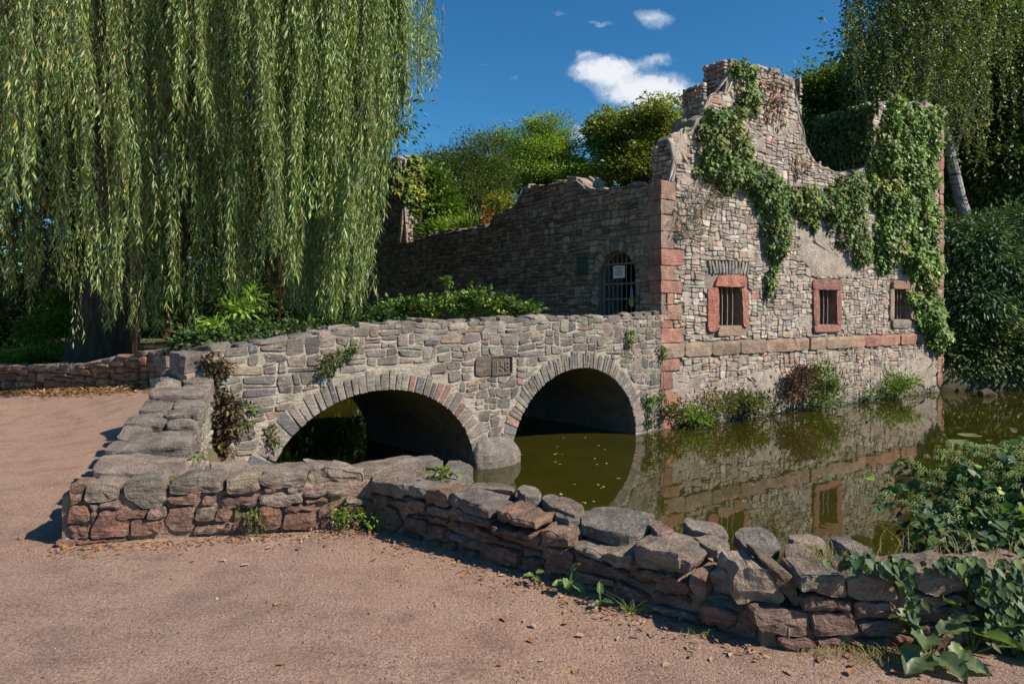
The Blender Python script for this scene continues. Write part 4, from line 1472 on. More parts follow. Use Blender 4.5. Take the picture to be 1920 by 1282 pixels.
# tone: g grey, d dark grey, r red-brown, o orange-brown, p pinkish; top flag T = reaches the wall top (deeper block)
ST = {
 'A': [('g', 'T', 370, 400, 740, 420, 720, 590, 370, 600), ('d', 'T', 800, 400, 960, 360, 1220, 350, 1290, 600, 1180, 660, 1000, 680, 820, 560), ('g', 'T', 1310, 400, 1480, 320, 1880, 310, 1910, 490, 1300, 530),
       ('o', '', 1290, 560, 1660, 500, 1620, 620, 1290, 640), ('p', '', 1680, 530, 1830, 540, 1800, 640, 1680, 660), ('r', '', 395, 640, 500, 640, 505, 760, 430, 830), ('r', '', 520, 700, 740, 715, 830, 800, 820, 980, 410, 1010),
       ('r', '', 520, 625, 740, 600, 740, 680, 520, 690), ('r', '', 750, 720, 1050, 690, 1050, 780, 740, 790), ('p', '', 1065, 690, 1280, 660, 1260, 770, 1065, 800), ('r', '', 850, 820, 1220, 800, 1180, 960, 850, 1000),
       ('p', '', 1300, 700, 1590, 660, 1580, 930, 1320, 950, 1240, 840), ('r', '', 1600, 680, 1830, 680, 1820, 820, 1600, 800), ('p', '', 1570, 900, 1920, 850, 2040, 850, 2040, 940, 1590, 965), ('r', '', 125, 870, 400, 900, 380, 1020, 220, 1025),
       ('o', 'T', 200, 400, 365, 400, 300, 620, 200, 640), ('r', '', 190, 660, 380, 640, 410, 830, 170, 840), ('r', '', 30, 1030, 260, 1035, 240, 1120, 40, 1130), ('p', '', 270, 1040, 820, 1020, 820, 1060, 280, 1075)],
 'B': [('g', '', 0, 330, 100, 320, 105, 470, 0, 490), ('g', 'T', 150, 320, 500, 310, 520, 470, 160, 520), ('g', 'T', 540, 300, 1050, 310, 1010, 440, 540, 430), ('p', '', 580, 455, 700, 450, 700, 500, 580, 510), ('g', '', 840, 450, 1010, 445, 1000, 485, 840, 485),
       ('g', '', 520, 530, 1000, 495, 1000, 600, 800, 645, 520, 625), ('r', '', 60, 550, 490, 560, 470, 640, 100, 680), ('g', '', 1030, 490, 1270, 480, 1260, 540, 1030, 550), ('g', '', 1310, 485, 1470, 490, 1470, 550, 1310, 540),
       ('r', '', 1030, 570, 1290, 565, 1280, 620, 1030, 620), ('r', '', 820, 650, 1150, 635, 1150, 720, 820, 720), ('r', '', 810, 740, 1150, 740, 1170, 920, 800, 900), ('r', '', 520, 670, 720, 655, 765, 700, 760, 880, 700, 910, 520, 900),
       ('r', '', 230, 700, 380, 690, 500, 680, 500, 905, 250, 900), ('r', '', 40, 690, 200, 690, 200, 790, 40, 820), ('r', '', 1210, 660, 1380, 620, 1390, 760, 1180, 780), ('r', '', 1210, 820, 1400, 780, 1400, 920, 1210, 920),
       ('g', '', 1490, 560, 1780, 590, 1790, 640, 1550, 640), ('r', '', 1520, 720, 1690, 700, 1680, 760, 1530, 760), ('m', 'T', 1070, 300, 1440, 250, 1690, 330, 1640, 470, 1060, 470), ('r', '', 1420, 800, 1690, 770, 1690, 920, 1420, 920),
       ('r', '', 1400, 655, 1700, 655, 1700, 700, 1500, 710)],
 'C': [('g', 'T', 90, 290, 340, 330, 340, 460, 90, 440), ('d', 'T', 370, 330, 700, 420, 710, 520, 370, 450), ('o', 'T', 730, 400, 980, 430, 970, 600, 730, 540), ('d', 'T', 1000, 440, 1450, 620, 1440, 740, 1000, 590),
       ('r', '', 310, 510, 700, 560, 690, 680, 480, 670), ('r', '', 1000, 600, 1440, 750, 1420, 830, 1240, 770, 990, 690), ('r', '', 720, 590, 970, 640, 970, 720, 730, 680), ('r', '', 730, 690, 930, 730, 930, 795, 740, 765),
       ('r', '', 950, 770, 1270, 810, 1260, 910, 950, 830), ('r', '', 1280, 820, 1530, 950, 1530, 1000, 1280, 930), ('r', '', 1480, 800, 1990, 945, 1960, 1050, 1480, 900), ('r', '', 60, 670, 220, 650, 380, 690, 420, 800, 330, 880, 100, 880, 20, 780),
       ('r', '', 450, 710, 720, 760, 720, 900, 450, 880), ('r', '', 740, 800, 920, 830, 920, 950, 740, 910), ('o', '', 420, 890, 640, 930, 640, 970, 420, 940), ('p', '', 1000, 910, 1310, 1000, 1240, 1040, 1000, 980),
       ('r', '', 930, 870, 1000, 890, 990, 970, 930, 950), ('r', '', 880, 1000, 1040, 1010, 1020, 1110, 920, 1080), ('r', '', 1090, 1060, 1280, 1120, 1280, 1220, 1110, 1140), ('r', '', 1330, 1000, 1750, 1110, 1750, 1260, 1320, 1210),
       ('r', '', 1540, 980, 1980, 1095, 1980, 1140, 1540, 1030), ('r', '', 260, 570, 380, 650, 350, 680, 250, 630), ('o', 'T', 1490, 630, 1690, 700, 1690, 800, 1490, 750), ('r', '', 440, 690, 700, 690, 700, 740, 440, 705), ('r', '', 100, 455, 300, 480, 300, 570, 100, 560),
       ('r', '', 720, 970, 860, 990, 860, 1060, 720, 1030)],
 'D': [('o', 'T', 10, 370, 260, 440, 260, 510, 20, 440), ('o', 'T', 300, 500, 590, 590, 580, 710, 320, 670), ('r', '', 80, 820, 310, 900, 310, 970, 90, 930), ('r', '', 345, 700, 620, 760, 630, 980, 340, 880), ('r', '', 370, 980, 520, 1000, 560, 1080, 370, 1060),
       ('g', 'T', 630, 680, 950, 770, 950, 860, 650, 750), ('g', 'T', 970, 760, 1260, 800, 1230, 940, 970, 840), ('r', '', 660, 770, 1200, 970, 1190, 1020, 680, 920), ('r', '', 660, 960, 1050, 1050, 1040, 1095, 660, 1050),
       ('g', 'T', 1290, 680, 1784, 830, 1860, 880, 1780, 1000, 1290, 880), ('r', '', 1280, 930, 1600, 990, 1550, 1060, 1290, 1010), ('r', '', 1090, 1060, 1300, 1150, 1440, 1250, 1300, 1275, 1100, 1170), ('r', '', 720, 1090, 860, 1110, 1050, 1150, 900, 1170, 730, 1160),
       ('r', '', 1210, 1030, 1480, 1080, 1470, 1130, 1220, 1090), ('r', '', 120, 790, 320, 840, 320, 880, 120, 820)],
 'E': [('p', '', 250, 640, 420, 620, 540, 690, 520, 780, 250, 720), ('r', '', 200, 740, 540, 800, 540, 870, 230, 790), ('r', '', 220, 850, 640, 960, 640, 1010, 220, 920), ('r', '', 120, 930, 330, 970, 340, 1010, 130, 980), ('r', '', 640, 850, 1000, 930, 960, 1060, 640, 1000),
       ('o', '', 1000, 935, 1150, 935, 1150, 1150, 890, 1095, 960, 1065), ('r', '', 640, 1050, 790, 1080, 780, 1115, 640, 1085), ('m', 'T', 690, 560, 1180, 640, 1210, 860, 720, 800), ('o', 'T', 560, 560, 690, 600, 700, 810, 640, 800, 560, 700)],
 'F': [('p', '', -90, 585, 295, 600, 290, 780, -80, 720), ('g', 'T', 245, 320, 570, 310, 600, 470, 240, 420), ('g', 'T', 590, 320, 900, 300, 960, 500, 600, 480), ('p', '', 270, 480, 620, 510, 620, 600, 280, 580), ('p', '', 660, 520, 950, 520, 950, 630, 660, 630),
       ('p', '', 340, 600, 640, 610, 660, 740, 600, 765, 345, 770), ('g', '', 680, 670, 990, 640, 995, 740, 720, 765), ('g', 'T', 1070, 270, 1430, 240, 1580, 340, 1560, 420, 1240, 440, 1080, 400), ('g', '', 1100, 470, 1450, 460, 1470, 500, 1250, 550, 1110, 500),
       ('p', '', 1050, 540, 1500, 560, 1500, 640, 1300, 670, 1040, 630), ('p', '', 1010, 670, 1150, 690, 1120, 760, 1020, 740), ('r', '', 1550, 520, 1900, 600, 1880, 640, 1550, 640), ('r', '', 1560, 670, 1800, 680, 1800, 790, 1580, 780), ('r', '', 50, 790, 310, 790, 340, 860, 150, 870),
       ('p', '', 360, 800, 540, 790, 570, 860, 380, 880), ('r', '', 620, 810, 930, 780, 920, 840, 680, 860), ('p', '', 1480, 450, 1580, 450, 1570, 500, 1490, 490), ('r', '', 1140, 700, 1500, 690, 1540, 840, 1140, 850), ('g', 'T', 1620, 380, 1960, 400, 2000, 560, 1640, 500),
       ('r', '', 1920, 600, 2200, 620, 2200, 780, 1850, 790), ('g', 'T', 2000, 400, 2300, 400, 2320, 580, 2020, 580), ('g', '', 980, 380, 1060, 370, 1080, 520, 980, 520), ('r', '', 940, 770, 1120, 780, 1120, 850, 950, 860), 
       ('m', 'T', -200, 330, 60, 330, 180, 560, -200, 570)],
}
TONE = {'g': [((0.295, 0.232, 0.182), 3), ((0.33, 0.255, 0.198), 1)], 'd': [((0.24, 0.205, 0.175), 1), ((.28, .235, .195), 1)], 'r': [((0.285, 0.155, 0.11), 3), ((0.245, 0.145, 0.11), 2), ((.25, .175, .14), 1)], 'o': [((0.285, 0.18, 0.125), 1)],
        'p': [((0.33, 0.205, 0.165), 2), ((0.30, 0.175, 0.135), 1)], 'm': [((.32, .25, .19), 1)]}
rl = np.random.default_rng(99)
seg_top = {'a': [], 'b': [], 'c': []}
for key, lst in ST.items():
    ox, oy, kk, sg_ = ZO[key]
    fr = FR[sg_]
    for it in lst:
        tone, flag, xy = it[0], it[1], it[2:]
        P = np.array([fr.tz(ox + xy[i] / kk, oy + xy[i + 1] / kk) for i in range(0, len(xy), 2)])
        if area(P) < 0:
            P = P[::-1]
        P = P.mean(0) + (P - P.mean(0)) * np.array([1.025, 1.06])
        P[:, 1] = np.maximum(P[:, 1], -.06)
        depth = rl.uniform(.2, .27) if flag else .16
        rec = rl.uniform(-.012, .02)
        rough = .012
        if tone == 'm':
            rec, rough = -.075, .022
        V, F = hi_stone(P, depth, rl, rough, rl.uniform(.004, .014), 34, .007, 1)
        V[:, 2] += rec
        Wd = fr.P(V[:, 0], V[:, 1], V[:, 2])
        F2 = F if HANDED(fr) else [f[::-1] for f in F]
        meshfast('stone', Wd, F2, M_MORT if tone == 'm' else M_NEAR, low, Wd.mean(0), np.tile(pick(rl, TONE[tone], .09), (len(Wd), 1)), smooth=False)
        if flag and tone != 'm':
            seg_top[sg_].append((P[:, 0].min(), P[:, 0].max(), P[:, 1].max()))
# earth and mortar heart of the wall
for sg_, (p, q) in SEG.items():
    fr = FR[sg_]
    L = math.hypot(q[0] - p[0], q[1] - p[1])
    hz = {'a': [(0, .36), (L, .33)], 'b': [(0, .30), (1.2, .25), (1.75, .22), (2.2, .27), (2.5, .16), (L, .14)], 'c': [(0, .14), (.25, .2), (.5, .27), (L, .30)]}[sg_]
    hf = interp(hz)
    A = Acc()
    nt_ = 40
    nw_ = 8
    ts = np.linspace(.02 if sg_ == 'a' else -.05, L + .06, nt_)
    grid = []
    for tt in ts:
        row = [fr.P(tt, -.15, -.032)]
        for wk in range(nw_):
            ww = -.035 - (TH - .055) * wk / (nw_ - 1)
            nz_ = .025 * mnoise.noise((tt * 9, ww * 9, 3)) + .012 * mnoise.noise((tt * 30, ww * 30, 5))
            row.append(fr.P(tt, float(hf(tt)) + nz_ - .03 * (wk == 0), ww))
        row.append(fr.P(tt, -1.4, -TH))
        grid.append(row)
    m = len(grid[0])
    V = np.array([v for r in grid for v in r])
    F = [(i * m + j, (i + 1) * m + j, (i + 1) * m + j + 1, i * m + j + 1) for i in range(nt_ - 1) for j in range(m - 1)]
    F.append(tuple(range(m)))
    F.append(tuple((nt_ - 1) * m + j for j in range(m))[::-1])
    meshfast('mortar_core', V, F, M_MORT, low, None, np.tile((.27, .19, .14), (len(V), 1)), smooth=False)


def slab(px_poly, z, h, tone, parent, rng, mat=None, tilt=(0, 0), rough=.013, name='stone', bulge=.012):
    """a loose or capping stone whose top outline is given in the picture at height z"""
    P3 = np.array([G(px, py, z) for px, py in px_poly])
    O = P3.mean(0)
    P = (P3 - O)[:, :2]
    if area(P) < 0:
        P = P[::-1]
    V, F = hi_stone(P, h, rng, rough, bulge * .4, 30, .009, 1)
    ex = np.array([1, 0, tilt[0]])
    ey = np.array([0, 1, tilt[1]])
    Wd = toworld(V, O, ex, ey, np.array([0, 0, 1.0]))
    col = pick(rng, TONE[tone], .08) if isinstance(tone, str) else np.array(tone)
    return meshfast(name, Wd, F, mat or M_NEAR, parent, O, np.tile(col, (len(Wd), 1)), smooth=False)


CAPS = [
    # left stretch, rear slabs
    ([(175, 892), (215, 884), (250, 888), (240, 905), (180, 908)], .43, .2, 'g'), ([(222, 888), (300, 880), (330, 890), (300, 902), (235, 906)], .42, .2, 'p'), ([(285, 878), (360, 876), (398, 882), (350, 896), (300, 892)], .42, .2, 'g'),
    ([(395, 868), (460, 866), (480, 880), (440, 890), (400, 890)], .45, .2, 'g'), ([(462, 866), (560, 864), (600, 874), (580, 888), (490, 890)], .44, .2, 'g'), ([(565, 863), (650, 866), (645, 876), (600, 884)], .42, .2, 'g'),
    ([(648, 868), (720, 858), (735, 872), (715, 882), (690, 890), (655, 884)], .44, .2, 'g'), ([(722, 858), (762, 855), (800, 870), (760, 880), (728, 876)], .44, .2, 'g'), ([(700, 885), (742, 878), (780, 884), (770, 900), (750, 908), (698, 898)], .44, .22, 'g'),
    # middle stretch, tops
    ([(755, 897), (800, 882), (850, 892), (872, 905), (845, 920), (800, 914)], .41, .16, 'g'), ([(768, 856), (810, 855), (830, 862), (828, 872), (812, 876), (765, 866)], .49, .16, 'd'), ([(836, 870), (862, 866), (886, 875), (886, 896), (862, 906), (838, 892)], .47, .3, 'd'),
    ([(850, 918), (905, 905), (960, 930), (925, 945), (905, 952), (855, 932)], .37, .14, 'g'), ([(890, 900), (915, 897), (960, 912), (962, 926), (930, 922), (895, 912)], .38, .2, 'g'), ([(930, 946), (965, 928), (1050, 955), (1030, 978), (1000, 984)], .34, .13, 'g'),
    ([(967, 918), (980, 906), (1002, 905), (1018, 920), (1010, 932), (980, 932)], .46, .25, 'd'), ([(1016, 930), (1032, 922), (1094, 942), (1092, 955), (1076, 966), (1030, 950)], .42, .2, 'g'), ([(1038, 962), (1056, 950), (1080, 962), (1085, 972), (1065, 976)], .40, .12, 'd'),
    ([(1018, 986), (1030, 978), (1085, 985), (1082, 1008), (1066, 1018), (1012, 994)], .30, .12, 'g'), ([(1090, 955), (1120, 946), (1165, 952), (1228, 970), (1222, 990), (1190, 1000), (1140, 994), (1088, 980)], .40, .2, 'd'),
    ([(1076, 1016), (1095, 1006), (1130, 1014), (1126, 1034), (1118, 1036)], .25, .1, 'g'), ([(1215, 985), (1235, 972), (1262, 990), (1240, 998)], .42, .15, 'p'),
    ([(1194, 1020), (1212, 1000), (1262, 996), (1308, 1010), (1300, 1036), (1270, 1040)], .40, .2, 'g'), ([(1278, 978), (1286, 970), (1362, 982), (1366, 994), (1330, 1000), (1296, 992)], .41, .22, 'd'), ([(1305, 1010), (1330, 1000), (1368, 1012), (1350, 1028), (1315, 1020)], .40, .15, 'g'),
    ([(1378, 1002), (1386, 988), (1430, 988), (1460, 1008), (1462, 1022), (1430, 1030), (1392, 1020)], .39, .18, 'd'), ([(1476, 1002), (1520, 998), (1548, 1008), (1540, 1020), (1480, 1016)], .34, .2, 'g'), ([(1556, 1004), (1580, 1000), (1632, 1022), (1636, 1040), (1615, 1044), (1570, 1020)], .41, .2, 'd'),
    ([(1472, 1024), (1500, 1020), (1530, 1032), (1500, 1046), (1478, 1044)], .40, .2, 'g'), ([(1500, 1060), (1540, 1045), (1660, 1062), (1668, 1078), (1590, 1082), (1505, 1080)], .36, .15, 'g'), ([(1715, 1062), (1760, 1045), (1830, 1052), (1840, 1075), (1790, 1066)], .40, .16, 'g'),
    ([(1670, 1058), (1710, 1045), (1720, 1062), (1690, 1072)], .33, .15, 'g'), ([(1840, 1066), (1900, 1050), (1960, 1062), (1950, 1085), (1860, 1085)], .36, .16, 'g')]
for P, z, h, tone in CAPS:
    stand = h > .22 or tone == 'd'
    P = np.array(P, float)
    P = P.mean(0) + (P - P.mean(0)) * (1.0 if stand else 1.07)
    slab(P, min(z - .07, .335 + rl.uniform(0, .025)), h * .42, tone, low, rl, tilt=(rl.normal(0, .02), rl.normal(.01, .02)))
# slanting loose slab beside the gap, and small rubble in the gap
A_ = [((1440, 1058), (1500, 1090), (1510, 1150), (1495, 1148), (1470, 1115))]
fr = FR['c']
P = np.array([fr.tz(*p) for p in A_[0]])
P = P if area(P) > 0 else P[::-1]
V, F = hi_stone(P, .3, rl, .014, .01, 26, .014, 2)
Wd = fr.P(V[:, 0], V[:, 1], V[:, 2] - .05)
meshfast('stone', Wd, F if HANDED(fr) else [f[::-1] for f in F], M_NEAR, low, Wd.mean(0), np.tile((.23, .175, .12), (len(Wd), 1)), smooth=True)

# ================================================================== WING WALL (runs back from the corner to the bridge)
wing = empty('wing_wall', (-3.2, 6.4, 0))
tag(wing, 'broad topped grey wing wall running from the low wall back to the bridge', 'wall', kind='thing')
WL0, WL1 = np.array([-3.06, 4.95, .40]), np.array([-3.98, 7.95, .86])
WR0, WR1 = np.array([-2.42, 5.02, .42]), np.array([-3.42, 7.85, .90])
A = Acc()
cw = []
for f in np.linspace(0, 1, 13):
    l, r = WL0 + (WL1 - WL0) * f, WR0 + (WR1 - WR0) * f
    d = np.array([.06, .015, -.06])
    cw.append([np.array([l[0] + .05, l[1], -.2]), l + d, r + np.array([-.05, -.015, -.06]), np.array([r[0] - .05, r[1], -1.6])])
V = np.array([v for c in cw for v in c])
F = [(i * 4 + j, (i + 1) * 4 + j, (i + 1) * 4 + j + 1, i * 4 + j + 1) for i in range(12) for j in range(3)] + [(0, 1, 2, 3), (51, 50, 49, 48)]
meshfast('mortar_core', V, F, M_MORT, wing, None, np.tile((.31, .27, .225), (len(V), 1)))
f = 0.0
rw = np.random.default_rng(123)
while f < .99:
    df = rw.uniform(.07, .15)
    f1 = min(f + df, 1.02)
    cut = [0, 1] if rw.random() < .35 else [0, rw.uniform(.38, .65), 1]
    for a, b in zip(cut[:-1], cut[1:]):
        def wp(ff, g):
            l, r = WL0 + (WL1 - WL0) * ff, WR0 + (WR1 - WR0) * ff
            return l + (r - l) * g
        skew = rw.uniform(-.02, .02)
        e0 = -rw.uniform(0, .10) if a == 0 else .008
        e1 = rw.uniform(0, .04) if b == 1 else -.008
        Q = np.array([wp(f + .005, a + e0), wp(f + .005 + skew, b + e1), wp(f1 - .005 + skew, b + e1), wp(f1 - .005, a + e0)])
        O = Q.mean(0)
        ex = (WR0 - WL0) / np.linalg.norm(WR0 - WL0)
        ey = (WL1 - WL0) / np.linalg.norm(WL1 - WL0)
        ey = ey - ex * np.dot(ex, ey)
        ey /= np.linalg.norm(ey)
        en = np.cross(ex, ey)
        P = np.column_stack([(Q - O) @ ex, (Q - O) @ ey])
        V, F = hi_stone(P, rw.uniform(.14, .24), rw, .018, .012, 30, .022, 2)
        O = O + en * rw.uniform(-.015, .04)
        ey2 = ey + en * rw.normal(0, .05)
        Wd = toworld(V, O, ex + en * rw.normal(0, .04), ey2, en)
        meshfast('cap_stone', Wd, F, M_NEAR, wing, O, np.tile(pick(rw, [((.30, .245, .195), 3), ((.335, .275, .22), 1.5), ((.265, .22, .18), 1)], .07), (len(Wd), 1)), smooth=False)
    f = f1
WF = Frame(tuple(WR0[:2]), tuple((WR1 - WR0)[:2]))
WF.n = np.array([WF.u[1], -WF.u[0], 0])
wt = interp([(0, .36), (3.0, .84)])
wst = rubble(0, 3.0, -1.0, 1.0, .03, 19, .02, .03, wt, None, None, (1.2, 3))
lay(wst, WF, [((.29, .25, .21), 2), ((.33, .29, .24), 1), ((.25, .2, .165), 1)], M_BRI, wing, 'stone', 29, .03, -.04, 140)
WF2 = Frame(tuple(WL0[:2]), tuple((WL1 - WL0)[:2]))
WF2.n = np.array([-WF2.u[1], WF2.u[0], 0])
wst = rubble(0, 3.0, -.1, .8, .03, 20, .02, .03, interp([(0, .32), (3.0, .78)]), None, None, (1.2, 3))
lay(wst, WF2, TONE['r'], M_NEAR, wing, 'stone', 30, .03, -.02, 60)

# ================================================================== GARDEN WALL (far left, beyond the path)
gw = empty('garden_wall', (-8, 12.2, .15))
tag(gw, 'low reddish rubble wall curving away behind the path under the willow', 'wall', kind='thing')
GP = [(-4.55, 10.15, 1.02, .45), (-5.9, 10.85, .90, .38), (-7.1, 11.55, .70, .24), (-8.4, 12.3, .56, .12), (-10.4, 13.2, .50, .0), (-14.0, 14.2, .46, .0)]
rg = np.random.default_rng(55)
for i in range(len(GP) - 1):
    p, q = GP[i], GP[i + 1]
    fr = Frame(p[:2], (q[0] - p[0], q[1] - p[1]))
    L = math.hypot(q[0] - p[0], q[1] - p[1])
    tf = interp([(0, p[2]), (L, q[2])])
    bf = min(p[3], q[3])
    core = wall_core('mortar_core', fr, list(np.linspace(-.02, L + .02, 8)), list(np.arange(-.4, 1.1, .2)), lambda t: float(tf(t)) - .06, -.03, .36, M_MORT, gw, (.2, .14, .1))
    st = rubble(0, L, bf - .12, 1.1, .036, 70 + i, .014, .03, lambda t: tf(t) - .07, None, None, (1.2, 3.0))
    lay(st, fr, [((.37, .19, .11), 3), ((.32, .17, .105), 2), ((.30, .20, .14), 1.6), ((.40, .24, .145), 1)], M_NEAR, gw, 'stone', 80 + i, .04, 0, 90)
    t = 0
    while t < L - .05:
        w = rg.uniform(.25, .6)
        P = np.array([(-w / 2 + .01, -.19), (w / 2 - .01, -.2), (w / 2 - .01, .19), (-w / 2 + .01, .2)])
        V, F = hi_stone(P, .11, rg, .014, .01, 16, .02, 1)
        O = fr.P(t + w / 2, float(tf(t + w / 2)) + rg.uniform(-.01, .02), -.17)
        ex = fr.u + np.array([0, 0, (q[2] - p[2]) / L + rg.normal(0, .03)])
        Wd = toworld(V, O, ex, fr.n, np.array([0, 0, 1.0]))
        hd = np.dot(np.cross(ex, fr.n), (0, 0, 1)) > 0
        meshfast('cap_stone', Wd, F if hd else [g_[::-1] for g_ in F], M_NEAR, gw, O, np.tile(pick(rg, [((.26, .2, .165), 1), ((.29, .2, .15), 1)], .1), (len(Wd), 1)), smooth=True)
        t += w

# ================================================================== VEGETATION
def unit(v):
    return v / (np.linalg.norm(v, axis=-1, keepdims=True) + 1e-9)


def leaves(name, P, D, Nn, L, Wd, C, mat, parent=None, loc=None, fold=0.25, shape='diamond'):
    """one mesh of many small leaves. P base points, D axes, Nn rough normals, L lengths, Wd widths, C colours"""
    n = len(P)
    D = unit(D)
    S = unit(np.cross(D, Nn))
    U = np.cross(S, D)
    L = np.broadcast_to(L, n)[:, None]
    Wd = np.broadcast_to(Wd, n)[:, None]
    if shape == 'diamond':
        a = P
        b = P + D * L * .42 + S * Wd * .5 + U * Wd * fold
        c = P + D * L
        d = P + D * L * .42 - S * Wd * .5 + U * Wd * fold
        V = np.stack([a, b, c, d], 1).reshape(-1, 3)
        i = np.arange(n)[:, None] * 4
        F = np.concatenate([i + np.array([[0, 1, 2]]), i + np.array([[0, 2, 3]])], 0)
        k = 4
    else:      # broad ivy-like leaf, six-point outline round a midrib
        pts = [(0, 0, 0), (.12, .42, 1), (.45, .5, .7), (1, 0, -.6), (.45, -.5, .7), (.12, -.42, 1), (.4, 0, 0)]
        V = np.stack([P + D * L * x + S * Wd * y + U * Wd * fold * z for x, y, z in pts], 1).reshape(-1, 3)
        i = np.arange(n)[:, None] * 7
        F = np.concatenate([i + np.array([t]) for t in ([6, 0, 1], [6, 1, 2], [6, 2, 3], [6, 3, 4], [6, 4, 5], [6, 5, 0])], 0)
        k = 7
    Cc = np.repeat(C, k, 0)
    return meshfast(name, V, F, mat, parent, loc, Cc)


def colours(n, rng, pal, var=.18):
    ws = np.array([p[1] for p in pal], float)
    idx = rng.choice(len(pal), n, p=ws / ws.sum())
    c = np.array([p[0] for p in pal])[idx]
    return c * np.exp(rng.normal(0, var, (n, 1))) * (1 + rng.normal(0, .05, (n, 3)))


def rand_dirs(n, rng):
    return unit(rng.normal(size=(n, 3)))


GREENS = [((.11, .175, .03), 3), ((.08, .14, .027), 3), ((.15, .21, .04), 1.5)]
DARKG = [((.05, .088, .024), 3), ((.075, .12, .028), 2), ((.035, .068, .026), 2)]
YELG = [((.25, .25, .035), 2), ((.14, .19, .03), 3), ((.30, .24, .04), .8)]
BRIGHT = [((.20, .30, .035), 2), ((.15, .24, .03), 2)]


def crown_points(n, blobs_, rng, clump=.45, per=60, shell=.55):
    """blobs: (centre, radii); leaves gathered into clumps, clumps mostly near the surface"""
    vol = np.array([b[1][0] * b[1][1] * b[1][2] for b in blobs_]) ** (2 / 3)
    nc = max(8, n // per)
    idx = rng.choice(len(blobs_), nc, p=vol / vol.sum())
    cen = np.array([b[0] for b in blobs_])[idx]
    rad = np.array([b[1] for b in blobs_])[idx]
    r = 1 - (1 - shell) * rng.random((nc, 1)) ** 1.5
    r *= np.exp(rng.normal(0, .08, (nc, 1)))
    d = rand_dirs(nc, rng)
    cc = cen + d * rad * r
    which = rng.integers(0, nc, n)
    sz = clump * np.exp(rng.normal(0, .35, (nc, 1)))
    off = rng.normal(size=(n, 3)) * np.array([1, 1, .6])
    P = cc[which] + off * sz[which]
    return P, unit(cc[which] - cen[which]), unit(off), which


def tree(name, label, cat, base, height, tr, blobs_, n, lsize, pal, seed, mat=None, bark=None, lean=(0, 0), clump=.45, droop=.3, limbs=6, group=None, asp=.5, shell=.55, per=60, sub=0):
    rng = np.random.default_rng(seed)
    if sub:
        nb_ = []
        for c_, r_ in blobs_:
            for _ in range(sub):
                d_ = rand_dirs(1, rng)[0]
                k_ = rng.uniform(.38, .72)
                nb_.append((np.array(c_) + d_ * np.array(r_) * rng.uniform(.45, 1.0), tuple(np.array(r_) * k_ * np.array([1.1, 1.1, .75]))))
        blobs_ = nb_
    base = np.array(base, float)
    root = empty(name, tuple(base))
    tag(root, label, cat, group)
    A = Acc()
    top = base + np.array([lean[0], lean[1], height])
    pts, rad = [], []
    for f in np.linspace(0, 1, 10):
        w = np.array([mnoise.noise((f * 3, seed, 0)), mnoise.noise((f * 3, seed, 7)), 0]) * .25 * f
        pts.append(base + (top - base) * f + w - np.array([0, 0, .15]) * (f == 0))
        rad.append(tr * (1.25 - f) ** 1.1 * (1.35 if f == 0 else 1))
    V, F = tube(pts, rad, 10)
    A.add(V, F, (1, 1, 1))
    for k in range(limbs):
        b = blobs_[k % len(blobs_)]
        f = rng.uniform(.35, .85)
        s = base + (top - base) * f
        e = np.array(b[0]) + rand_dirs(1, rng)[0] * np.array(b[1]) * .6
        m = (s + e) / 2 + np.array([0, 0, .35])
        q = [s, s * .6 + m * .4, m, m * .4 + e * .6, e]
        V, F = tube(q, [tr * .42 * (1.1 - f * .6), tr * .34, tr * .24, tr * .15, tr * .05], 7)
        A.add(V, F, (1, 1, 1))
    A.build('trunk', bark or M_BARK, root, tuple(base))
    P, out, off, which = crown_points(n, blobs_, rng, clump, per, shell)
    D = unit(out * .5 + off * .7 + rand_dirs(n, rng) * .6 + np.array([0, 0, -droop]))
    Nn = unit(rand_dirs(n, rng) * .7 + np.array([0, 0, .8]))
    cc = colours(n, rng, pal)
    cv_ = np.exp(np.random.default_rng(seed + 1).normal(0, .22, which.max() + 1))
    cc = cc * cv_[which][:, None]
    Ls = lsize * rng.uniform(.7, 1.3, n)
    leaves('crown', P, D, Nn, Ls, Ls * asp, cc, mat or M_LEAF, root, tuple(base))
    return root


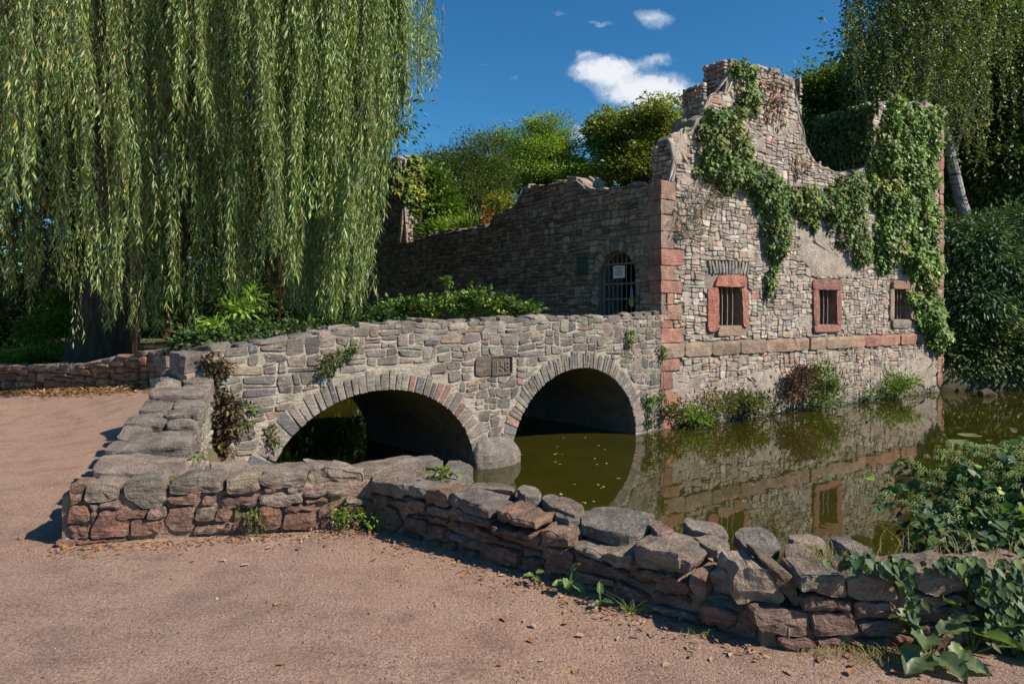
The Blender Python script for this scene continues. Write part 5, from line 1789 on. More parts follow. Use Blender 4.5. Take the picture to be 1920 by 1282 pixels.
# ---------------------------------------------------------------- weeping willow
def make_willow():
    rng = np.random.default_rng(404)
    base = np.array([-9.7, 16.2, .2])
    root = empty('weeping_willow', tuple(base))
    tag(root, 'huge weeping willow with long hanging curtains of narrow leaves', 'tree')
    A = Acc()
    V, F = tube([base + (0, 0, -.2), base + (.0, 0, .3), base + (.15, 0, 1.5), base + (.25, .1, 3.0), base + (.5, .1, 4.6)], [1.05, .78, .66, .60, .55], 16)
    A.add(V, F, (1, 1, 1))
    fork = base + np.array([.5, .1, 4.4])
    ends = []
    for k, (dx, dy, dz, r) in enumerate([(.4, -.5, 6.5, .42), (3.5, -1.5, 5.6, .30), (-3.4, -1.8, 5.4, .3), (1.2, -4.0, 5.0, .26), (4.8, 1.5, 5.0, .25), (-1.8, 3.2, 5.4, .25), (2.2, 3.8, 5.2, .24), (-3.2, -3.6, 4.6, .22), (3.6, -3.8, 4.6, .2), (5.6, -1.2, 4.3, .2)]):
        e = fork + np.array([dx, dy, dz])
        m = fork + np.array([dx * .35, dy * .35, dz * .62])
        V, F = tube([fork + (0, 0, -.5), fork * .5 + m * .5 + (0, 0, .1), m, m * .45 + e * .55 + (0, 0, .3), e], [r * 1.2, r, r * .8, r * .5, r * .22], 9)
        A.add(V, F, (1, 1, 1))
        ends.append(e)
    A.build('trunk', M_BARK, root, tuple(base))
    cen = np.array([-8.7, 15.7])

    # drapes: (x, y, z_top, z_bottom, spread, strands)
    dr = []

    def px_drape(px, d, ybot, ytop, spread, ns, tilt=0.0):
        p = DP(px, ybot, d)
        zt = EZ + (HYP - ytop) * d / FPX
        dr.append((p[0], d, zt, p[2], spread, ns, tilt))
    # the front curtain as the photograph shows it: (px, depth, bottom py, spread, strands)
    for (px, d, yb, sp, ns) in [(10, 9.8, 300, .16, 10), (45, 9.6, 370, .18, 14), (78, 10.2, 250, .2, 12), (125, 10.6, 235, .2, 12), (165, 10.2, 255, .2, 14), (190, 10.5, 290, .14, 8), (235, 10.8, 350, .22, 16), (255, 11, 470, .2, 14), (225, 11.5, 590, .25, 16),
                                (180, 11.2, 560, .22, 12), (150, 11.6, 640, .16, 7), (285, 11.8, 430, .2, 10), (325, 11.5, 600, .22, 13), (300, 12.4, 560, .3, 14), (375, 10.8, 230, .22, 16), (395, 11.2, 290, .2, 14), (425, 11.4, 560, .22, 18), (450, 11.6, 600, .24, 20), (470, 12, 560, .25, 18),
                                (505, 11.4, 500, .24, 20), (525, 11.2, 470, .24, 22), (545, 11.6, 520, .25, 22), (550, 12.6, 595, .3, 22), (580, 12.4, 600, .28, 24), (610, 12.2, 602, .28, 26), (640, 12.2, 600, .26, 26), (665, 12.4, 595, .22, 24), (685, 12.6, 560, .2, 20), (700, 12.8, 480, .22, 20),
                                (712, 12.8, 430, .2, 18), (728, 13, 330, .2, 18), (748, 13, 260, .16, 14), (765, 13, 240, .14, 9), (790, 13, 190, .12, 4), (828, 12.6, 160, .06, 2), (805, 12.8, 120, .1, 4), (575, 11.6, 180, .22, 16), (640, 11.8, 300, .26, 22), (690, 12.2, 340, .26, 22), (715, 12.4, 260, .2, 16),
                                (335, 10.6, 200, .2, 12), (20, 10.8, 420, .25, 9), (60, 11.2, 300, .25, 10), (600, 11.8, 400, .26, 20), (660, 12.0, 470, .24, 22), (480, 11.0, 260, .2, 14), (715, 13.4, 400, .16, 10), (690, 13.2, 560, .12, 8), (130, 12.2, 560, .25, 12), (200, 12.4, 610, .25, 12), (250, 12, 630, .22, 13), (290, 12.4, 630, .25, 14), (345, 12.2, 625, .25, 14), (385, 12.2, 560, .25, 14), (20, 12.6, 560, .3, 12), (62, 12.8, 570, .3, 12), (100, 12.4, 500, .25, 12), (160, 12.8, 480, .3, 14), (420, 12.6, 480, .3, 14), (345, 11.4, 380, .2, 12)]:
        px_drape(px + rng.normal(0, 4), d, yb, -330, sp * (.62 if px < 430 else .74), int(ns * (.85 if px < 430 else 1.05)), 0)
    # deeper layers behind and to the sides, sparser
    for k in range(150):
        a = rng.uniform(0, 2 * PI)
        r = 7.6 * math.sqrt(rng.uniform(.12, 1))
        x, y = cen[0] + r * math.cos(a), cen[1] + r * math.sin(a) * .82
        if (y < 12.6 and x > -12) or CXP + FPX * x / y > 640:
            continue
        rr_ = r / 7.6
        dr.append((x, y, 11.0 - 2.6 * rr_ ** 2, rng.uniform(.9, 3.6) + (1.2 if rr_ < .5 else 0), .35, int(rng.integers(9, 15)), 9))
    # thick right flank that keeps the inside in shade
    for k in range(46):
        y = rng.uniform(13.2, 20)
        x = (645 - CXP) / FPX * y - rng.uniform(.1, 1.8)
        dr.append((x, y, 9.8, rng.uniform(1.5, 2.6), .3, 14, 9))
    for k in range(7):
        p = DP(rng.uniform(575, 655), 800, rng.uniform(12.6, 13.4))
        dr.append((p[0], p[1], 7.0, rng.uniform(-.55, .1), .16, 9, 0))
    PP, DD, NN, LL, CC = [], [], [], [], []
    tw = Acc()
    pal = [((.22, .30, .10), 3), ((.155, .245, .065), 3), ((.33, .40, .20), 2.0), ((.25, .29, .06), 1.2), ((.36, .27, .07), .25)]
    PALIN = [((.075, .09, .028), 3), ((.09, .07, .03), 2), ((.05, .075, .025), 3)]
    for (x, y, zt, zb, sp, ns, tl_) in dr:
        dtone = math.exp(rng.normal(0, .14))
        inner = tl_ == 9          # inner strands: bare brown twigs, few dull leaves coloured darker to deepen shade
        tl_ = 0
        tx_, ty_ = rng.normal(0, .22, 2) * (2.2 if rng.random() < .12 else 1) + np.array([tl_, 0])
        ssc = rng.uniform(.85, 1.2)
        for s in range(ns):
            a = rng.uniform(0, 2 * PI)
            r = sp * math.sqrt(rng.random())
            x0, y0 = x + r * math.cos(a), y + r * math.sin(a)
            z0 = zt + rng.uniform(-.6, .4)
            z1 = zb + abs(rng.normal(0, .42)) * (1 if rng.random() < .8 else 2.2) - .05
            if z0 - z1 < .8:
                continue
            step = .035
            m = int((z0 - z1) / step)
            f = np.linspace(0, 1, m)
            sw = rng.uniform(0, 6, 4)
            amp = .05 + .03 * rng.random()
            zz = z0 + (z1 - z0) * f
            # strands lean outward from the trunk slightly then hang
            pull = .35 + .65 * (1 - f)          # strands of a drape draw together towards the tip
            xx = x + (x0 - x) * pull * 1.25 - tx_ * (1 - f) + amp * np.sin(zz * 1.1 + sw[0]) + .03 * np.sin(zz * 3.3 + sw[1]) + rng.normal(0, .05) * f
            yy = y + (y0 - y) * pull * 1.25 - ty_ * (1 - f) + amp * np.sin(zz * 1.0 + sw[2]) + .03 * np.sin(zz * 3.1 + sw[3])
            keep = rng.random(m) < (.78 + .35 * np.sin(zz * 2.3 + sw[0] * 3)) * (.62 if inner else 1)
            P = np.stack([xx, yy, zz], 1)[keep]
            k = len(P)
            side = rng.uniform(0, 2 * PI, k)
            spread = rng.uniform(.25, .75, k)
            D = np.stack([np.cos(side) * spread, np.sin(side) * spread, -np.ones(k)], 1)
            PP.append(P)
            DD.append(D)
            NN.append(np.stack([-np.sin(side) * .4 + rng.normal(0, .3, k), np.cos(side) * .4 + rng.normal(0, .3, k), .7 + .3 * rng.random(k)], 1))
            LL.append(rng.uniform(.09, .165, k) * ssc * rng.uniform(.8, 1.15))
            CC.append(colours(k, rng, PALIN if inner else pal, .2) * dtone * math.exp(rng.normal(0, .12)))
            if s % 3 == 0 or inner:
                q = [np.array([np.interp(g, f, xx), np.interp(g, f, yy), np.interp(g, f, zz)]) for g in np.linspace(0, 1, 7)]
                V, F = tube(q, .005, 3, False)
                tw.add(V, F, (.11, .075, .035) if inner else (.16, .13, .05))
    # roof of the crown: keeps the inside dark
    n = 70000
    a = rng.uniform(0, 2 * PI, n)
    r = 7.4 * np.sqrt(rng.random(n))
    z = 11.4 - 3.0 * (r / 7.6) ** 2 + rng.normal(0, .5, n)
    PP.append(np.stack([cen[0] - .6 + r * np.cos(a), cen[1] + 2.2 + .72 * r * np.sin(a), z], 1))
    DD.append(rand_dirs(n, rng) + np.array([0, 0, -1.0]))
    NN.append(rand_dirs(n, rng) + np.array([0, 0, .8]))
    LL.append(rng.uniform(.14, .24, n))
    CC.append(colours(n, rng, pal, .15))
    P, D, Nn, L, C = map(np.concatenate, (PP, DD, NN, LL, CC))
    leaves('crown', P, D, Nn, L, L * .15, C, M_WILLOW, root, tuple(base), .2)
    tw.build('twigs', M_DRY, root, tuple(base))
    print('willow leaves', len(P))


make_willow()

# ---------------------------------------------------------------- trees behind the ruin
def B(px, py, d, rx, rz, ry=None):
    return (DP(px, py, d), (rx, ry or rx, rz))


tree('yew_tree', 'dark green yew rising behind the shaded wall', 'tree', (-2.2, 29, 0), 6.5, .3, [B(890, 330, 29, 1.6, 1.6), B(860, 330, 29, 1.4, 1.0), B(915, 310, 30, 1.3, 1.4), B(890, 400, 28.5, 1.8, 1.2), B(820, 325, 31, 1.6, .9)], 26000, .13, DARKG + [((.13, .15, .03), 3)], 601, clump=.26, droop=.1, asp=.3)
tree('robinia_tree', 'light green feathery tree standing above the middle of the shaded wall', 'tree', (1.4, 36, 0), 9.0, .3, [B(1010, 265, 36, 1.7, 1.0), B(1050, 280, 36, 1.6, 1.2), B(975, 285, 37, 1.6, 1.3), B(1040, 325, 35, 2.0, .8), B(965, 330, 36, 1.5, .9), B(1075, 320, 36, 1.0, .7), B(935, 265, 38, .9, .9)], 38000, .14, [((.22, .31, .045), 3), ((.17, .26, .035), 2)], 602,
     clump=.2, droop=.1, asp=.42, per=30, limbs=16, sub=6)
tree('hazel_tree', 'yellowing broadleaf tree behind the ruin corner', 'tree', (6.2, 34, 0), 9.5, .3, [B(1170, 240, 34, 2.0, 1.1), B(1215, 225, 34, 1.7, .9), B(1250, 245, 33, 1.5, 1.2), B(1200, 300, 34, 2.1, 1.2), B(1135, 255, 34, 1.0, .8), B(1150, 320, 34, 1.4, .7)], 26000, .19, [((.30, .29, .045), 2), ((.18, .24, .04), 3.5), ((.38, .28, .05), .6)], 603, clump=.22, per=34, limbs=16, sub=6)
tree('hornbeam_tree', 'mid green tree low behind the highest part of the shaded wall', 'tree', (-.5, 42, 0), 7, .3, [B(860, 330, 42, 2.6, 1.4), B(940, 320, 42, 2.6, 1.6), B(1020, 325, 43, 2.6, 1.4), B(1080, 335, 43, 1.6, 1.0), B(900, 370, 42, 3, 1.6), B(1000, 360, 42, 3, 1.4)], 26000, .24, GREENS, 607, clump=.32, per=44, limbs=10, sub=5)
tree('maple_tree', 'green broadleaf tree between the gable and the ivy covered tower', 'tree', (13.2, 28, 0), 9, .35, [B(1540, 230, 28, 1.6, 2.2), B(1590, 260, 28, 1.8, 2.2), B(1530, 165, 28, 1.0, 1.0), B(1600, 170, 28, 1.6, 1.6), B(1640, 250, 28, 1.6, 1.8), B(1560, 300, 26, 1.6, 1.2)], 46000, .19, GREENS, 604, clump=.26, per=44, limbs=14, sub=6)
# birch with hanging twigs
def make_birch():
    rng = np.random.default_rng(515)
    base = np.array(DP(1822, 430, 22.5))
    base[2] = .3
    root = empty('birch_tree', tuple(base))
    tag(root, 'white barked birch with drooping twigs beside the ivy tower', 'tree')
    pts = [base, DP(1818, 430, 22.5), DP(1800, 370, 22.5), DP(1784, 300, 22.5), DP(1768, 220, 22.6), DP(1745, 100, 22.8), DP(1730, -60, 23), DP(1722, -220, 23.2)]
    A = Acc()
    V, F = tube(pts, [.22, .19, .175, .165, .15, .13, .10, .04], 12)
    A.add(V, F, (1, 1, 1))
    for (f, px, py, d) in [(4, 1640, 60, 22), (4, 1700, 90, 21.5), (5, 1620, -20, 22.5), (5, 1800, 20, 22), (3, 1850, 150, 22), (5, 1860, -60, 23), (4, 1680, 130, 23.5)]:
        s, e = np.array(pts[f]), DP(px, py, d)
        V, F = tube([s, s * .5 + e * .5 + (0, 0, .3), e], [.07, .05, .02], 6)
        A.add(V, F, (1, 1, 1))
    A.build('trunk', M_BIRCH, root, tuple(base))
    PP, DD, NN, LL, CC = [], [], [], [], []
    pal = [((.105, .14, .045), 3), ((.08, .115, .04), 3), ((.21, .18, .045), 1.0), ((.15, .18, .08), 1.5)]
    for k in range(900):
        u = rng.random()
        px = rng.normal(1735, 85)
        d = rng.normal(22.5, 1.2)
        yt = rng.uniform(-260, 170) if px > 1610 else rng.uniform(-100, 60)
        ln = rng.uniform(70, 210)
        if px < 1585:
            continue
        if px < 1590:
            ln *= .7
        p = DP(px, yt, d)
        m = int(ln * d / FPX / .045)
        if m < 4:
            continue
        f = np.linspace(0, 1, m)
        z = p[2] - f * ln * d / FPX
        sw = rng.uniform(0, 6, 2)
        P = np.stack([p[0] + .12 * np.sin(z * 1.5 + sw[0]) + rng.normal(0, .05, m), p[1] + .12 * np.sin(z * 1.5 + sw[1]) + rng.normal(0, .05, m), z], 1)
        PP.append(P)
        DD.append(rand_dirs(m, rng) * .8 + np.array([0, 0, -.8]))
        NN.append(rand_dirs(m, rng))
        LL.append(rng.uniform(.07, .12, m))
        CC.append(colours(m, rng, pal, .2) * math.exp(rng.normal(0, .2)))
    P, D, Nn, L, C = map(np.concatenate, (PP, DD, NN, LL, CC))
    leaves('crown', P, D, Nn, L, L * .7, C, M_LEAF, root, tuple(base))


make_birch()
tree('ash_tree', 'tall dark leafy tree at the far right above the bank', 'tree', (17.5, 24.5, .5), 10, .35, [B(1860, 100, 24.5, 1.7, 2.4), B(1900, 240, 24, 1.5, 2.4), B(1830, 250, 25, 1.2, 2.0), B(1930, 60, 25, 2.0, 2.6), B(1900, 380, 23.5, 1.5, 1.8), B(1980, 250, 24, 2.0, 3.2), B(1840, 360, 25.5, 1.5, 1.6), B(1850, 20, 26, 2, 1.5)], 66000, .19, [((.10, .15, .05), 3), ((.07, .115, .035), 3), ((.14, .19, .07), 2)], 605, clump=.3, droop=.45, sub=5, limbs=14)
tree('lime_tree', 'dense dark tree filling the gap behind the birch', 'tree', (19.5, 32, 0), 12, .4, [B(1700, 120, 31, 2.6, 2.6), B(1800, 200, 31, 2.6, 3), B(1880, 120, 31, 2.8, 3.2), B(1800, 40, 32, 3, 3), B(1900, 330, 30, 2.4, 3), B(1800, 400, 30, 2.2, 2.4), B(1960, 200, 31, 3, 4)], 45000, .26, [((.07, .115, .035), 3), ((.10, .15, .04), 2)], 606, clump=.5)
# dark wood behind the willow
rt = np.random.default_rng(88)
WOOD = [(-27, 30), (-21, 33), (-15.5, 31), (-10.5, 34), (-24, 26), (-32, 24), (-5.5, 39), (-18, 40), (-23, 21), (-30, 34), (-7.8, 31), (-19.5, 25.5)]  # second last tree is added unseen to block sky reflected in the water
lbl = ['dark tree at the edge of the wood, leftmost behind the willow', 'dark tree behind the willow trunk', 'dense dark tree behind the middle of the willow', 'dark tree behind the right half of the willow', 'low branching dark tree behind the lawn',
       'dark tree standing beyond the lawn edge', 'dark tree behind the broken turret', 'tallest dark tree deep in the wood behind the willow', 'dark tree at the left edge close behind the willow', 'dark tree between the lawn trees and the wood', 'dark bushy tree added unseen behind the willow to cut reflected sky', 'dark tree beyond the lawn left of the willow trunk']
for k, (x, y) in enumerate(WOOD):
    h = rt.uniform(8, 11)
    tall = x < -9
    bl = [(np.array([x + rt.normal(0, 1.3), y + rt.normal(0, 1), z]), (3.0 if tall else 2.4, 2.4, 1.9)) for z in ((2.2, 4.4, 6.8, 9.2, 11.6, 14, 16.2) if tall else (2.2, 4.0, 5.6))]
    tree('wood_tree', lbl[k], 'tree', (x, y, .1), h * (1.5 if tall else .7), .3, bl, 15000 if tall else 8000, .34, DARKG, 620 + k, clump=.6, group='dark trees behind the willow')

tl_ = np.random.default_rng(71)
bl = []
for a in np.linspace(-1.5, 1.35, 40):
    d = tl_.uniform(55, 75)
    bl.append((np.array([d * math.sin(a), d * math.cos(a), tl_.uniform(2.5, 5)]), (5.5, 4, tl_.uniform(4, 6))))
P, out, off, which = crown_points(34000, bl, tl_, .9, 50, .5)
n = len(P)
o = leaves('treeline', P, rand_dirs(n, tl_), rand_dirs(n, tl_) + np.array([0, 0, .6]), .7 * tl_.uniform(.7, 1.3, n), .45, colours(n, tl_, DARKG + GREENS[:1]), M_LEAF)
tag(o, 'distant dark wood closing the view all round', 'wood', kind='stuff')

# ---------------------------------------------------------------- ivy and creepers on the ruin
def climber(name, label, cat, fr, polys, dens, lsize, pal, seed, bulge=.22, mat=None, asp=.75, holes=.0, w0=.02, hang=.6):
    rng = np.random.default_rng(seed)
    PP, WW = [], []
    for poly_px in polys:
        poly = [fr.tz(*p) for p in poly_px]
        xs, ys = [p[0] for p in poly], [p[1] for p in poly]
        ar = abs(area(np.array(poly)))
        n = int(ar * dens)
        cnt = 0
        x = rng.uniform(min(xs) - .2, max(xs) + .2, n * 6)
        y = rng.uniform(min(ys) - .2, max(ys) + .2, n * 6)
        nz = vnoise(x, y, seed, 1.4) * .42 + vnoise(x, y, seed + 3, 4.5) * .2
        d = distpoly(x, y, poly) * np.where(inpoly(x, y, poly), 1, -1) + nz
        ok = d > 0
        if holes:
            ok &= vnoise(x, y, seed + 9, 2.6) > -.5 + holes
        bx = (max(xs) - min(xs) + .4) * (max(ys) - min(ys) + .4)
        m = ok.nonzero()[0]
        m = m[:max(10, int(len(m) * min(1.0, dens * bx / (n * 6))))]
        x, y, d = x[m], y[m], d[m]
        lump = .5 + .5 * vnoise(x, y, seed + 5, 2.2)
        w = w0 + np.minimum(d * .9, bulge * (.15 + 1.5 * lump)) * rng.random(len(x)) ** .55
        PP.append(np.stack([x, y], 1))
        WW.append(w)
    P2, w = np.concatenate(PP), np.concatenate(WW)
    P = fr.P(P2[:, 0], P2[:, 1], w)
    n = len(P)
    D = unit(np.array([0, 0, -hang * 1.6]) + fr.n * rng.uniform(0, .7, (n, 1)) + rand_dirs(n, rng) * .75)
    Nn = unit(fr.n * .9 + np.array([0, 0, .55]) + rand_dirs(n, rng) * .55)
    cc = colours(n, rng, pal, .22) * np.exp(.55 * vnoise(P2[:, 0], P2[:, 1], seed + 21, 1.9))[:, None]
    cc[:, 0] *= np.exp(.5 * np.maximum(0, vnoise(P2[:, 0], P2[:, 1], seed + 31, 1.3)))
    Ls = lsize * rng.uniform(.5, 1.5, n)
    root = empty(name, tuple(P.mean(0)))
    tag(root, label, cat)
    leaves('foliage', P, D, Nn, Ls, Ls * asp, cc, mat or M_IVY, root, None, .18)
    # woody stems
    A = Acc()
    for k in range(9):
        i = rng.integers(0, n)
        t0, z0 = P2[i]
        q = [fr.P(t0 + .05 * math.sin(s * 2 + k), z0 + s * .09, .03) for s in range(5)]
        V, F = tube(q, .006, 5)
        A.add(V, F, (.10, .075, .05))
    tag(A.build('stems', M_DRY, root), kind='stuff')
    return root


PAL_CREEP = [((.20, .13, .05), .35), ((.11, .185, .035), 3), ((.08, .145, .033), 3), ((.16, .23, .06), 2), ((.06, .105, .03), 1.5)]
climber('creeper', 'creeper spreading down the gable and trailing to a long tail', 'creeper', FAC,
        [[(1300, 230), (1345, 205), (1372, 165), (1384, 122), (1408, 128), (1412, 180), (1388, 230), (1405, 270), (1416, 305), (1440, 322), (1490, 352), (1500, 385), (1482, 402), (1474, 440), (1462, 500), (1448, 558), (1438, 540), (1437, 470), (1428, 400), (1398, 350), (1370, 342), (1330, 335), (1300, 322), (1296, 270)]],
        620, .10, PAL_CREEP, 701, .26)
climber('creeper', 'creeper hanging in bunches over the plaster between gable and tower', 'creeper', FAC,
        [[(1490, 360), (1530, 345), (1570, 325), (1600, 335), (1618, 370), (1618, 430), (1632, 480), (1640, 510), (1612, 510), (1590, 470), (1568, 468), (1566, 420), (1540, 400), (1500, 420), (1480, 400)]], 560, .10, PAL_CREEP, 702, .24, holes=.05)
climber('creeper', 'thick bright green creeper covering the right tower down to the water', 'creeper', FAC,
        [[(1632, 320), (1650, 215), (1670, 186), (1700, 192), (1726, 200), (1764, 205), (1757, 260), (1748, 330), (1750, 420), (1752, 540), (1772, 620), (1762, 655), (1735, 655), (1716, 600), (1703, 560), (1716, 535), (1690, 500), (1655, 505), (1630, 470), (1640, 400), (1618, 355)]], 760, .11,
        [((.15, .24, .055), 3), ((.115, .195, .045), 3), ((.22, .30, .10), 2), ((.075, .13, .035), 1)], 703, .34)
climber('red_creeper', 'sparse red and brown creeper strands below the gable top', 'creeper', FAC, [[(1412, 130), (1490, 150), (1496, 200), (1488, 190), (1470, 178), (1476, 250), (1500, 290), (1518, 310), (1500, 318), (1470, 260), (1440, 215), (1415, 170)]], 190, .08, [((.20, .06, .035), 2), ((.16, .09, .05), 2), ((.09, .11, .03), 2)], 704, .08, M_DRY)
climber('dry_tangle', 'pale dry tangle of dead twigs beside the corner quoins', 'plant', FAC, [[(1290, 335), (1350, 338), (1345, 375), (1318, 410), (1290, 440), (1262, 425), (1275, 380)]], 420, .13, [((.24, .2, .16), 2), ((.18, .16, .09), 2), ((.13, .13, .05), 1)], 705, .2, M_DRY, .12, hang=.2)
climber('turret_ivy', 'yellow green ivy on the broken turret end', 'creeper', END, [[(745, 296), (775, 300), (796, 340), (798, 440), (772, 436), (765, 380), (752, 410), (744, 360)]], 620, .13, YELG + GREENS[:1], 706, .22)
# dark ivy on the shaded end of the right tower
T4 = Frame(tuple(FAC.P(7.64, 0, -.02)[:2]), (-.551, .835))
T4.n = -FAC.u
P_ = np.random.default_rng(3)
n = 2600
tt, zz = P_.uniform(-.1, 1.6, n), P_.uniform(4.9, 6.9, n)
tt -= np.maximum(0, (zz - 6.2)) * .3
r_ = empty('tower_ivy', tuple(T4.P(.5, 5, 0)))
tag(r_, 'dark ivy mass on the shaded side of the right tower', 'creeper')
leaves('foliage', T4.P(tt, zz, .05 + .25 * P_.random(n)), np.array([0, 0, -1.0]) + rand_dirs(n, P_) * .7, T4.n + rand_dirs(n, P_) * .5, .13 * P_.uniform(.7, 1.3, n), .09, colours(n, P_, DARKG), M_IVY, r_)


def bush(name, label, cat, blobs_, n, lsize, pal, seed, mat=None, asp=.6, clump=.16, droop=.2, group=None, up=0.0, part='foliage', stems=0, per=40, shape='diamond', shell=.3, base=None):
    rng = np.random.default_rng(seed)
    c0 = np.mean([b[0] for b in blobs_], 0)
    zb = min(b[0][2] - b[1][2] for b in blobs_)
    if base is None:
        base = (c0[0], c0[1], zb)
    root = empty(name, tuple(base))
    tag(root, label, cat, group)
    P, out, off, which = crown_points(n, blobs_, rng, clump, per, shell)
    D = unit(out * .7 + off * .6 + rand_dirs(n, rng) * .6 + np.array([0, 0, up - droop]))
    Nn = unit(rand_dirs(n, rng) * .6 + np.array([0, 0, .9]) + out * .4)
    cc = colours(n, rng, pal, .2) * np.exp(np.random.default_rng(seed + 1).normal(0, .2, which.max() + 1))[which][:, None]
    Ls = lsize * rng.uniform(.65, 1.35, n)
    leaves(part, P, D, Nn, Ls, Ls * asp, cc, mat or M_LEAF, root, tuple(base), .2, shape)
    if stems:
        A = Acc()
        for k in range(stems):
            e = P[rng.integers(0, n)]
            s = np.array(base) + rng.normal(0, .05, 3) * (1, 1, 0)
            V, F = tube([s, s * .5 + e * .5 + (0, 0, .04), e], [.008, .006, .003], 5)
            A.add(V, F, (.12, .09, .05))
        tag(A.build('stems', M_DRY, root, tuple(base)), kind='stuff')
    return root


# overgrown inside of the ruin seen over the side wall
bush('ivy_mound', 'rounded ivy mound beside the broken turret', 'ivy', [B(818, 375, 24.6, .8, 1.2, .5), B(835, 400, 24.4, .6, .9, .4), B(800, 340, 24.8, .6, .5, .5)], 9000, .14, [((.16, .25, .045), 3), ((.11, .19, .04), 2), ((.22, .27, .05), 1)], 720, M_IVY, .75, .15)
bush('fern_growth', 'bright fern like growth along the low part of the wall top', 'plant', [B(835, 432, 24, 1.0, .3, .4), B(880, 425, 22.5, .7, .25, .4), B(800, 440, 24.5, .5, .35, .4)], 3000, .2, BRIGHT, 721, None, .25, .2, .0, up=.5)
bush('red_shrub', 'small red leaved shrub at the step in the wall top', 'shrub', [B(915, 408, 20.6, .1, .28)], 220, .1, [((.28, .08, .03), 2), ((.22, .13, .04), 1)], 722, M_DRY, .6, .1)
bush('gold_shrub', 'pale yellow green shrub above the wall beside the red leaved shrub', 'shrub', [B(940, 378, 21.5, .45, .22)], 900, .13, YELG, 723, None, .4, .14)
# right bank
bush('laurel_bush', 'dark blue green bush hanging over the bank right of the tower', 'bush', [B(1830, 470, 20.6, 1.0, 1.1, .8), B(1800, 540, 20.4, .7, 1.0, .6), B(1870, 520, 20.4, .9, 1.0, .7), B(1900, 440, 21, .8, 1.0, .7), B(1840, 570, 20.2, 1.0, .6, .6), B(1940, 540, 20.6, .9, 1.0, .7)], 20000, .18, [((.09, .155, .07), 3), ((.06, .115, .055), 3), ((.13, .20, .09), 2), ((.16, .22, .05), .6)], 724, M_IVY, .32, .2, .5)
bush('bank_ivy', 'pale green ivy curtain hanging down the bank to the water', 'ivy', [B(1800, 660, 20.1, .7, .9, .35), B(1850, 670, 20.2, .8, .8, .35), B(1900, 670, 20.2, .8, .9, .35), B(1880, 630, 20.3, 1.0, .5, .4), B(1960, 660, 20.4, .9, .9, .4), B(1830, 620, 20.2, 1.0, .4, .4)], 22000, .10, [((.11, .16, .05), 3), ((.09, .135, .04), 2), ((.15, .18, .06), 1.5), ((.06, .09, .03), 1)], 725, M_IVY, .7, .14, .6, shell=.5)
# the bank itself
o = meshfast('ground', *(lambda X, Y, Z: (np.stack([X.ravel(), Y.ravel(), Z.ravel()], 1), np.array([[i * 12 + j, (i + 1) * 12 + j, (i + 1) * 12 + j + 1, i * 12 + j + 1] for i in range(29) for j in range(11)])))(*(lambda a, b: (12.6 + 30 * a, 20.1 + 2.2 * b + a * 3.0 + .15 * np.sin(a * 60), -1.2 + 2.6 * np.sqrt(b) + .1 * np.sin(a * 40 + b * 9)))(*np.meshgrid(np.linspace(0, 1, 30), np.linspace(0, 1, 12), indexing='ij'))), M_GROUND, None, smooth=True)
o.name = 'bank'
tag(o, 'steep earth bank under the ivy right of the ruin', 'bank', kind='structure')

# ivy on the rear parapet
bush('ivy_hedge', 'low ivy hedge with pale flower heads along the far side of the bridge', 'ivy', [B(x, y, 13.2 + .002 * (x - 690), .40, rz * .72, .3) for x, y, rz in ((705, 590, .12), (740, 582, .16), (775, 576, .2), (810, 572, .24), (850, 568, .26), (890, 566, .28), (925, 570, .26), (960, 576, .22), (985, 585, .13))], 9500, .075, [((.13, .21, .045), 3), ((.09, .16, .04), 3), ((.20, .26, .06), 1.6)], 726, M_IVY, .8, .06, .0, up=.2)
rng_ = np.random.default_rng(9)
UMB = None


def umbels(parent, pts, rad, seed, col=(.24, .27, .09)):
    """ball-shaped flower heads: each a small sphere of tiny knobs"""
    rng = np.random.default_rng(seed)
    A = Acc()
    k = 26
    g = np.arange(k) + .5
    phi = np.arccos(1 - 2 * g / k)
    th = PI * (1 + 5 ** .5) * g
    sp = np.stack([np.cos(th) * np.sin(phi), np.sin(th) * np.sin(phi), np.cos(phi)], 1)
    octv = np.array([(1, 0, 0), (-1, 0, 0), (0, 1, 0), (0, -1, 0), (0, 0, 1), (0, 0, -1)], float)
    octf = [(0, 2, 4), (2, 1, 4), (1, 3, 4), (3, 0, 4), (2, 0, 5), (1, 2, 5), (3, 1, 5), (0, 3, 5)]
    V, F, C = [], [], []
    n = 0
    for p in pts:
        r = rad * rng.uniform(.7, 1.25)
        c = np.array(col) * math.exp(rng.normal(0, .15))
        for s in sp:
            if s[2] < -.6:
                continue
            V.append(p + s * r + octv * r * .24)
            F.extend([(a + n, b + n, c_ + n) for a, b, c_ in octf])
            C.append(np.tile(c * rng.uniform(.8, 1.2), (6, 1)))
            n += 6
        V.append(p + octv * r * .7)
        F.extend([(a + n, b + n, c_ + n) for a, b, c_ in octf])
        C.append(np.tile(c * .5, (6, 1)))
        n += 6
    o_ = meshfast('flower_heads', np.concatenate(V), np.array(F), M_DRY, parent, None, np.concatenate(C))
    return o_


hedge = bpy.data.objects['ivy_hedge']
pts = [DP(px, py, 13.1 + .002 * (px - 690)) for px, py in [(rng_.uniform(700, 985), 0) for _ in range(70)] for py in [float(np.interp(px, [700, 760, 830, 890, 940, 985], [578, 560, 552, 545, 553, 575])) + rng_.uniform(-4, 16)]]
umbels(hedge, pts, .028, 4, (.34, .40, .12))
A = Acc()
